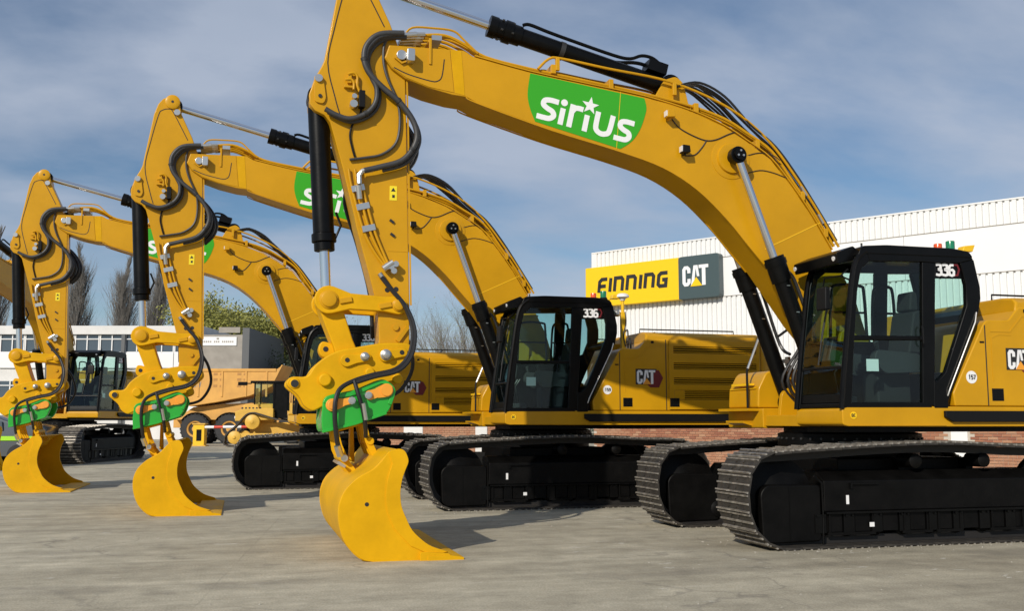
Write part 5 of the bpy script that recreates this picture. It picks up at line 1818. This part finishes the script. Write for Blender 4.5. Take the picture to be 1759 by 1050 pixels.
# ------------------------------------------------------------------ the old office block
OFF = empty('office_block', turned(-34.0, 92.0), AZ + math.atan2(-5.1, 18.9), 'flat-roofed white two-storey office building with window bands in the background', 'office building')
OW = 31.9           # length of the glazed part
EW = 4.05           # blank end block
MB().box(0, OW, 0.35, 12, 0, 8.6).build('wall', 'white_old', OFF, smooth=False)
MB().box(-0.2, OW + 0.3, -0.15, 12.3, 8.32, 9.02).build('fascia', 'white_old', OFF, bevel=0.03)
n_bay = 16
bw = OW / n_bay
for lvl, (zs, zw, zt) in enumerate(((5.65, 6.85, 8.3), (1.9, 3.1, 4.6))):
    for i in range(n_bay):
        a = i * bw
        MB().box(a + 0.03, a + bw - 0.03, 0.02, 0.34, zs, zw).build('spandrel_panel', 'white_panel', OFF, smooth=False)
        fr = MB()
        for xx in (a + 0.02, a + bw * 0.5 - 0.04, a + bw - 0.10):
            fr.box(xx, xx + 0.08, 0.06, 0.34, zw, zt)
        fr.box(a + 0.1, a + bw - 0.1, 0.06, 0.33, zw + 0.002, zw + 0.09)
        fr.box(a + 0.1, a + bw - 0.1, 0.06, 0.33, zt - 0.38, zt - 0.31)
        w = fr.build('window', 'white_panel', OFF, smooth=False)
        MB().box(a + 0.10, a + bw * 0.5 - 0.04, 0.16, 0.18, zw + 0.09, zt).build('pane', 'office_glass', w, smooth=False)
        MB().box(a + bw * 0.5 + 0.04, a + bw - 0.10, 0.16, 0.18, zw + 0.09, zt).build('pane', 'office_glass', w, smooth=False)
        if i % 3 == 1:
            MB().box(a - 0.18, a + 0.10, -0.14, 0.05, 0, zt - 0.001 * lvl).build('column', 'dark_cladding', OFF, smooth=False) if lvl == 0 else None
MB().box(0, OW, 0.2, 0.36, 4.6, 5.65).box(0, OW, 0.2, 0.36, 0, 1.9).build('wall_band', 'white_old', OFF, smooth=False)
MB().box(OW, OW + EW - 0.55, -0.10, 12.1, 0, 8.30).build('end_block', 'concrete_block', OFF, smooth=False)
MB().box(OW + EW - 0.55, OW + EW, -0.12, 12.2, 0, 8.85).build('end_return', 'dark_cladding', OFF, smooth=False)
sgn = MB().box(OW + 0.12, OW + 3.05, -0.18, -0.105, 7.42, 8.12).build('name_board', 'white_decal', OFF, smooth=False)
ln = MB()
for i in range(16):
    if i in (5, 9):
        continue
    ln.box(OW + 0.3 + i * 0.16, OW + 0.40 + i * 0.16, -0.185, -0.181, 7.66, 7.80)
ln.box(OW + 1.45, OW + 1.65, -0.185, -0.181, 7.90, 8.04)
ln.build('board_print', 'concrete_block', sgn, smooth=False)
MB().box(OW + 1.6, OW + 3.3, -0.16, -0.151, 8.45, 8.9).build('fascia_board', 'concrete_block', OFF, smooth=False)

# ------------------------------------------------------------------ articulated dump truck
DT = empty('dump_truck', turned(0.2, 67.2), AZ + math.atan2(-1.64, 6.03), 'weathered orange-yellow dump truck body on big wheels beyond the barrier', 'dump truck')
b = MB()
side = [(-4.6, 2.75), (-4.7, 4.62), (2.6, 4.70), (2.95, 4.95), (2.3, 3.6), (0.9, 3.0), (-1.1, 2.62), (-2.8, 2.35)]
b.prism(side, -1.6, -1.52)
b.prism(side, 1.52, 1.6)
b.prism([(-4.6, 2.75), (-2.8, 2.35), (-1.1, 2.62), (0.9, 3.0), (2.3, 3.6), (2.95, 4.95), (2.85, 4.98), (2.2, 3.75), (0.9, 3.1), (-1.1, 2.74), (-2.8, 2.47), (-4.6, 2.85)], -1.52, 1.52)
bo = b.build('dump_body', 'yellow_old', DT, bevel=0.03)
MB().box(-4.72, 2.55, -1.66, -1.60, 4.55, 4.72).build('body_rim', 'yellow_old', bo, bevel=0.01)
lt = MB()
letters(lt, 'ASSH', -3.3, 3.55, 0.34, 0.85, 0.06, -1.612, -1.602, slant=0.2)
lt.build('body_letters', 'concrete_block', bo, smooth=False)
rb_ = MB()
for x_ in (-1.4, 0.1):
    for z_ in (3.55, 3.95, 4.3):
        rb_.box(x_, x_ + 0.25, -1.608, -1.601, z_, z_ + 0.16)
        rb_.box(x_ + 0.4, x_ + 0.6, -1.608, -1.601, z_, z_ + 0.14)
tag(rb_.build('rust_mark', 'yellow_dirty', bo, smooth=False, split=False), kind='stuff')
MB().box(-4.2, 4.2, -0.5, 0.5, 1.0, 1.6).prism([(-4.0, 1.5), (0.8, 1.5), (1.6, 2.6), (-1.0, 2.5), (-2.8, 2.3)], -1.0, 1.0).build('chassis', 'yellow_old', DT, bevel=0.03)


def big_wheel(parent, x, y, z, r, w, hubmat='yellow_old'):
    s = -1 if y < 0 else 1
    o = MB().lathe((x, y, z), (0, s, 0), [(r * 0.55, -w / 2), (r * 0.9, -w / 2), (r, -w * 0.35), (r, w * 0.35), (r * 0.9, w / 2), (r * 0.56, w / 2), (r * 0.55, w * 0.3)], 28)
    t = o.build('wheel', 'tyre', parent)
    MB().lathe((x, y, z), (0, s, 0), [(r * 0.56, w * 0.2), (r * 0.55, w * 0.46), (r * 0.45, w * 0.40), (r * 0.40, w * 0.2), (r * 0.22, w * 0.2), (r * 0.2, w * 0.42), (r * 0.08, w * 0.45)], 24).build('rim', hubmat, t)
    lg = MB()
    for k in range(24):
        a = 2 * math.pi * k / 24
        c, sn = math.cos(a), math.sin(a)
        lg.obox((x + c * r * 1.0, y, z + sn * r * 1.0), (-sn, 0, c), (0, 1, 0), (c, 0, sn), r * 0.05, w * 0.42, r * 0.03)
    lg.build('tread', 'tyre', t, smooth=False)
    return t


for x_ in (-2.5, -0.35, 3.6):
    for y_ in (-1.2, 1.2):
        big_wheel(DT, x_, y_, 0.93, 0.93, 0.7)
cabm = MB().prism([(3.0, 1.4), (3.0, 3.5), (4.4, 3.5), (4.7, 2.5), (6.2, 2.3), (6.3, 1.4)], -1.1, 1.1)
cabm.build('tractor_cab', 'yellow_old', DT, bevel=0.05)
mg_ = MB()
for x_ in (-2.5, -0.35):
    mg_.strip([tuple(p) for p in arc(x_, 0.93, 1.02, 1.02, 150, 30, 8)], 0.03, -1.5, -0.85)
mg_.build('mudguard', 'black_plastic', DT)
rl_ = MB()
for x_ in (-3.9, -2.4, -0.9, 0.6, 1.9):
    rl_.box(x_, x_ + 0.12, -1.645, -1.602, 2.95, 4.55)
rl_.build('body_rib', 'yellow_old', bo, bevel=0.01)

# ------------------------------------------------------------------ crawler dozer
DZ = empty('bulldozer', turned(1.95, 59.0), AZ + rad(-12), 'yellow crawler bulldozer with raised track drive, half hidden by the third excavator', 'bulldozer')
bm_ = MB().prism(round_poly([(-1.75, 1.35), (-1.75, 2.05), (-1.55, 2.35), (0.1, 2.42), (0.1, 1.3)], 0.08), -0.55, 0.55)
bm_.prism(round_poly([(0.95, 1.3), (0.95, 2.45), (2.3, 2.35), (2.4, 1.3)], 0.08), -0.9, 0.9)
bm_.box(-1.2, 2.0, -0.6, 0.6, 0.6, 1.35)
bm_.prism([(-1.9, 1.42), (-1.9, 1.95), (-1.5, 2.10), (0.2, 2.12), (0.2, 1.5)], -1.25, -0.56)
bm_.build('body', 'yellow_dozer', DZ, bevel=0.03)
cb = MB()
for y_ in (-0.95, 0.85):
    cb.box(-0.95, -0.87, y_, y_ + 0.1, 2.35, 3.55)
    cb.box(0.10, 0.22, y_, y_ + 0.1, 1.9, 3.55)
    cb.box(0.92, 1.02, y_, y_ + 0.1, 2.0, 3.55)
cb.box(-1.15, 1.1, -1.0, 1.0, 3.55, 3.68)
cb.box(-1.85, -1.35, -0.98, -0.78, 3.42, 3.62)
cb.box(-1.4, -1.1, -0.92, -0.86, 3.5, 3.56)
cb.prism([(0.22, 1.55), (0.22, 3.55), (0.92, 3.55), (0.92, 1.6)], -0.93, -0.87)
co = cb.build('cab', 'black_paint', DZ, bevel=0.02)
MB().box(-0.87, 0.10, -0.91, -0.90, 2.38, 3.55).box(-0.93, -0.92, -0.85, 0.85, 2.4, 3.55).build('cab_glass', 'cab_glass', co, smooth=False)
MB().box(-0.2, 0.3, -0.35, 0.35, 2.0, 2.9).build('seat', 'seat_fabric', co, bevel=0.08)
lp_ = [(-2.35, 0.42), (-2.2, 0.75), (-1.75, 1.15), (-1.25, 1.72), (-0.9, 1.85), (-0.55, 1.78), (0.6, 1.45), (2.2, 1.15), (2.55, 0.85), (2.55, 0.45), (2.2, 0.1), (-1.9, 0.06)]
for y_ in (-1.25, 1.25):
    t = MB().strip([tuple(p) for p in spline(lp_, 5, True)], 0.07, y_ - 0.28, y_ + 0.28, closed=True)
    to = t.build('track', 'track_steel', DZ)
    fr = MB().box(-1.7, 2.1, y_ - 0.2, y_ + 0.2, 0.35, 0.75)
    fr.build('track_frame', 'yellow_dozer', to, bevel=0.03)
    for x_, z_, r_ in ((-0.9, 1.38, 0.40), (-1.85, 0.52, 0.36), (2.1, 0.62, 0.42)):
        MB().lathe((x_, y_, z_), (0, -1 if y_ < 0 else 1, 0), [(r_, -0.1), (r_, 0.24), (r_ * 0.8, 0.27), (r_ * 0.3, 0.30), (r_ * 0.15, 0.36)], 24).build('track_wheel', 'yellow_dozer', to)
bl_ = MB().strip([(2.9, 0.1), (2.75, 0.5), (2.85, 1.0), (3.05, 1.3)], 0.06, -1.7, 1.7)
bl_.box(1.5, 2.85, -1.62, -1.55, 0.5, 0.7)
bl_.build('blade', 'yellow_dozer', DZ)
ex_ = MB().cyl((-1.0, 0.2, 2.4), (-1.0, 0.2, 3.3), 0.07, seg=10)
ex_.build('exhaust_stack', 'black_paint', DZ)
rl_ = MB()
for y_ in (-0.85, 0.85):
    rl_.tube([(1.1, y_, 2.45), (1.1, y_, 3.0), (2.1, y_, 2.95), (2.1, y_, 2.4)], 0.03, 6)
rl_.build('grab_rail', 'black_paint', DZ)
gl_ = MB()
for k in range(6):
    gl_.box(-1.7 + 0.2 * k, -1.6 + 0.2 * k, -0.556, -0.551, 1.7, 2.2)
tag(gl_.build('grille_slots', 'black_decal', DZ, smooth=False, split=False), kind='stuff')
lt_ = MB()
for x_, z_ in ((-1.95, 1.62),):
    lt_.cyl((x_, -1.1, z_), (x_ + 0.06, -1.1, z_), 0.09, seg=12)
lt_.build('headlamp', 'lamp_lens', DZ)

# ------------------------------------------------------------------ road barrier
BR = empty('barrier', turned(-2.05, 60.3), AZ + math.atan2(-1.64, 6.03), 'red and white striped barrier pole with yellow post in front of the dump truck', 'barrier')
MB().box(-0.35, 0.30, -0.25, 0.25, 0, 1.22).build('post', 'yellow_bright', BR, bevel=0.03)
MB().box(-0.40, 0.35, -0.30, 0.30, 1.22, 1.30).box(-0.48, 0.42, -0.35, 0.35, 0.0, 0.06).build('post_cap', 'yellow_dozer', BR, bevel=0.02)
MB().box(-0.15, 0.14, -0.256, -0.251, 0.3, 0.95).build('post_door', 'black_paint', BR, smooth=False)
for i in range(12):
    x0 = 0.30 + i * 0.52
    MB().tube([(x0, -0.15, 1.08 + 0.004 * i), (x0 + 0.52, -0.15, 1.084 + 0.004 * i)], 0.085, 10).build('pole_stripe', 'red_paint' if i % 3 == 1 else 'white_decal', BR)
MB().box(6.3, 6.5, -0.25, -0.05, 0, 1.25).build('rest_post', 'yellow_dozer', BR, bevel=0.02)

# ------------------------------------------------------------------ grey car at far left
CR = empty('car', turned(-8.05, 36.6), AZ + rad(-8), 'dark grey car with lime green stripe behind the leftmost bucket', 'car')
prof = [(-2.2, 0.35), (-2.25, 0.75), (-2.1, 1.02), (-1.75, 1.10), (-1.2, 1.50), (-0.6, 1.60), (0.5, 1.60), (1.05, 1.42), (1.75, 1.32), (2.1, 1.25), (2.25, 0.95), (2.28, 0.55), (2.2, 0.30)]
pp_ = [tuple(p) for p in spline(prof, 3)]
cm = MB()
n = len(pp_)
vs = []
for y_, k_, dz in ((-0.90, 1.0, 0.0), (-0.82, 1.0, 0.0), (0.82, 1.0, 0.0), (0.90, 1.0, 0.0)):
    for x_, z_ in pp_:
        tuck = 0.14 * max(0.0, z_ - 0.95) / 0.65
        yy = y_ * (1 - tuck) if abs(y_) > 0.85 else y_ * (1 - tuck * 0.9)
        vs.append((x_, yy, z_ - (0.03 if abs(y_) > 0.85 else 0.0)))
fs = [tuple(range(n)), tuple(range(4 * n - 1, 3 * n - 1, -1))]
for j in range(3):
    fs += [(j * n + i, j * n + (i + 1) % n, (j + 1) * n + (i + 1) % n, (j + 1) * n + i) for i in range(n)]
cm.add(vs, fs)
co = cm.build('body', 'car_grey', CR, bevel=0.03)
MB().prism([(-1.35, 1.12), (-1.05, 1.45), (-0.6, 1.53), (0.45, 1.53), (0.85, 1.40), (0.9, 1.12)], -0.885, -0.80).build('side_window', 'office_glass', co, bevel=0.01)
MB().box(-2.15, 1.9, -0.925, -0.897, 0.80, 0.94).build('stripe', 'lime', co, smooth=False)
for x_ in (-1.4, 1.4):
    for y_ in (-0.82, 0.82):
        s_ = -1 if y_ < 0 else 1
        t = MB().lathe((x_, y_, 0.34), (0, s_, 0), [(0.2, -0.1), (0.33, -0.1), (0.34, -0.07), (0.34, 0.09), (0.32, 0.11), (0.21, 0.11)], 24).build('wheel', 'tyre', CR)
        MB().lathe((x_, y_, 0.34), (0, s_, 0), [(0.21, 0.0), (0.21, 0.10), (0.17, 0.09), (0.06, 0.11)], 16).build('rim', 'zinc', t)
for y_ in (-0.7, 0.7):
    MB().lathe((2.18, y_, 0.88), (1, 0, 0.2), [(0.11, -0.05), (0.11, 0.06), (0.06, 0.09)], 14).build('headlamp', 'lamp_lens', co)

# ------------------------------------------------------------------ trees


def branch(mb, p, d, ln, r, depth, rnd, spread, up, nb, tips, seg=4):
    pts = [p]
    rr = [r]
    q = Vector(p)
    dd = Vector(d)
    for i in range(3):
        dd = (dd + Vector((rnd.uniform(-1, 1), rnd.uniform(-1, 1), rnd.uniform(-0.5, 1) * up)) * 0.16).normalized()
        q = q + dd * (ln / 3)
        pts.append(q.copy())
        rr.append(r * (1 - 0.24 * (i + 1)))
    mb.tube(pts, rr, seg if r > 0.03 else 3, caps=False)
    if depth == 0:
        tips.append((pts[-1], dd))
        return
    for k in range(nb):
        t = 0.3 + 0.7 * (k + rnd.random() * 0.8) / nb
        i = min(2, int(t * 3))
        b0 = pts[i].lerp(pts[i + 1], t * 3 - i) if t * 3 - i <= 1 else pts[3]
        side = Vector((rnd.uniform(-1, 1), rnd.uniform(-1, 1), rnd.uniform(-0.3, 0.6)))
        nd = (dd + side * spread + Vector((0, 0, up * 0.3))).normalized()
        branch(mb, b0, nd, ln * rnd.uniform(0.5, 0.72), rr[i] * 0.58, depth - 1, rnd, spread, up, nb, tips, seg)


def poplar(loc, h, seed, label):
    rnd = random.Random(seed)
    t = empty('poplar_tree', loc, 0, label, 'tree', 'bare poplars beyond the office')
    tr = MB()
    pts = [Vector((rnd.uniform(-.1, .1) * i, rnd.uniform(-.1, .1) * i, h * i / 8)) for i in range(9)]
    tr.tube(pts, [0.38 * (1 - i / 8.6) + 0.02 for i in range(9)], 7)
    tr.build('trunk', 'bark', t)
    cr = MB()
    for k in range(210):
        z0 = h * (0.08 + 0.88 * (k / 210) ** 0.95)
        i = min(7, int(z0 / h * 8))
        p = pts[i].lerp(pts[i + 1], z0 / h * 8 - i)
        a = rnd.uniform(0, 2 * math.pi)
        env = math.sin(min(1.0, (z0 / h) * 1.0 + 0.18) * math.pi) ** 0.7
        ln = (0.9 + 3.2 * env) * rnd.uniform(0.7, 1.15)
        d = Vector((math.cos(a) * 0.24, math.sin(a) * 0.24, 1.0)).normalized()
        tips = []
        branch(cr, p, d, ln, 0.06 * (1.2 - z0 / h) + 0.022, 2, rnd, 0.30, 1.0, 5, tips, 3)
    cr.build('crown', 'twig', t, smooth=False, split=False)
    return t


poplar(turned(-16.65, 113.3), 20.3, 1, 'bare poplar showing to the right of the leftmost upright stick')
poplar(turned(-12.2, 112.2), 19.0, 2, 'left one of the two bare poplars seen either side of the middle stick')
poplar(turned(-8.7, 111.2), 18.4, 3, 'right one of the two bare poplars seen either side of the middle stick')
poplar(turned(-25.2, 115.6), 22.2, 4, 'bare poplar at the left edge of the photo')


def round_tree(loc, h, wid, seed, label, leafmat, nleaf, leaf, depth=3, name='spreading_tree', twig='twig', group=None, nb=5):
    rnd = random.Random(seed)
    t = empty(name, loc, 0, label, 'tree', group)
    tr = MB()
    pts = [Vector((rnd.uniform(-.1, .1) * i, rnd.uniform(-.1, .1) * i, h * 0.34 * i / 4)) for i in range(5)]
    tr.tube(pts, [0.36, 0.3, 0.27, 0.24, 0.2], 8)
    tips = []
    cr = MB()
    for k in range(11):
        a = 2 * math.pi * k / 11 + rnd.uniform(-.3, .3)
        p = pts[2].lerp(pts[4], rnd.random())
        d = Vector((math.cos(a) * wid / h * rnd.uniform(0.6, 1.5), math.sin(a) * wid / h * rnd.uniform(0.6, 1.5), rnd.uniform(0.5, 1.1))).normalized()
        branch(cr, p, d, h * rnd.uniform(0.34, 0.46), 0.13, depth, rnd, 0.62, 0.5, nb, tips, 4)
    tr.build('trunk', 'bark', t)
    c = cr.build('crown', twig, t, smooth=False, split=False)
    if nleaf:
        lm = MB()
        for k in range(nleaf):
            p, d = rnd.choice(tips)
            p = p + Vector((rnd.gauss(0, 0.5), rnd.gauss(0, 0.5), rnd.gauss(0, 0.5))) - d * rnd.uniform(0, 0.5)
            u = Vector((rnd.gauss(0, 1), rnd.gauss(0, 1), rnd.gauss(0, 1))).normalized()
            v = u.orthogonal().normalized()
            s = leaf * rnd.uniform(0.6, 1.3)
            lm.add([p - u * s, p + v * s * 0.5, p + u * s, p - v * s * 0.5], [(0, 1, 2, 3)])
        tag(lm.build('leaves', leafmat, c, smooth=False), kind='stuff')
    return t


round_tree(turned(0.2, 98.4), 12.6, 9, 21, 'pale green tree coming into leaf behind the office block', 'leaf_spring', 80000, 0.15, nb=6)
round_tree(turned(18.9, 88.2), 12.4, 8, 22, 'large bare tree between the third boom and the middle cab', 'leaf_spring', 500, 0.08, depth=4, nb=5, twig='twig_pale', group='bare trees behind the row')
round_tree(turned(22.9, 90.2), 10.5, 7, 23, 'smaller bare tree close behind the middle cab', 'leaf_spring', 300, 0.08, depth=4, nb=5, twig='twig_pale', group='bare trees behind the row')
round_tree(turned(10.2, 95.0), 10.5, 7, 24, 'bare tree showing above the third cab', 'leaf_spring', 300, 0.08, depth=4, nb=5, twig='twig_pale', group='bare trees behind the row')
round_tree(turned(5.0, 88.5), 7.6, 6, 25, 'dark bushy tree at the right end of the office block', 'leaf_dark', 5200, 0.11, depth=3)


def hedge(loc, ln, h, seed, label):
    rnd = random.Random(seed)
    t = empty('hedge', loc, rad(-15), label, 'hedge')
    st = MB()
    for k in range(int(ln * 1.2)):
        x = rnd.uniform(0, ln)
        st.tube([(x, rnd.uniform(-.5, .5), 0), (x + rnd.uniform(-.4, .4), rnd.uniform(-.7, .7), h * 0.8)], [0.05, 0.012], 4)
    st.build('stems', 'bark', t, smooth=False)
    lm = MB()
    for k in range(int(ln * 330)):
        x = rnd.uniform(0, ln)
        hh = h * (0.75 + 0.25 * math.sin(x * 1.3) * math.sin(x * 0.37 + seed))
        p = Vector((x, rnd.gauss(0, 0.7), hh * rnd.random() ** 0.7))
        u = Vector((rnd.gauss(0, 1), rnd.gauss(0, 1), rnd.gauss(0, 1))).normalized()
        v = u.orthogonal().normalized()
        s = 0.11 * rnd.uniform(0.6, 1.3)
        lm.add([p - u * s, p + v * s * 0.5, p + u * s, p - v * s * 0.5], [(0, 1, 2, 3)])
    tag(lm.build('leaves', 'leaf_dark', t, smooth=False), kind='stuff')


hedge(turned(2.0, 93.0), 40.0, 3.4, 5, 'dark hedge along the far side of the yard behind the machines')

# ------------------------------------------------------------------ grit lying on the concrete
rnd = random.Random(77)
gr = MB()
for k in range(1100):
    if k < 420:
        x, y = rnd.uniform(-9, 12), rnd.uniform(4.5, 24)
    else:
        e = EXC[k % 3]
        x, y = e[0] + rnd.uniform(-2.7, 2.6), e[1] + rnd.choice((-1.75, -0.75, 0.75)) + rnd.gauss(0, 0.13)
    r = rnd.uniform(0.004, 0.011) if rnd.random() < 0.93 else rnd.uniform(0.012, 0.02)
    a = rnd.uniform(0, 6.3)
    c, s_ = math.cos(a), math.sin(a)
    vs = [(x + c * r * 1.4, y + s_ * r * 1.4, 0.001), (x - s_ * r, y + c * r, 0.001), (x - c * r * 1.2, y - s_ * r * 1.2, 0.001), (x + s_ * r * 0.9, y - c * r * 0.9, 0.001), (x + r * 0.2, y, r * rnd.uniform(0.7, 1.2))]
    gr.add(vs, [(0, 1, 4), (1, 2, 4), (2, 3, 4), (3, 0, 4), (3, 2, 1, 0)])
tag(gr.build('grit', 'grit_stone', smooth=False), 'fine pale grit scattered over the concrete yard', 'grit', kind='stuff')
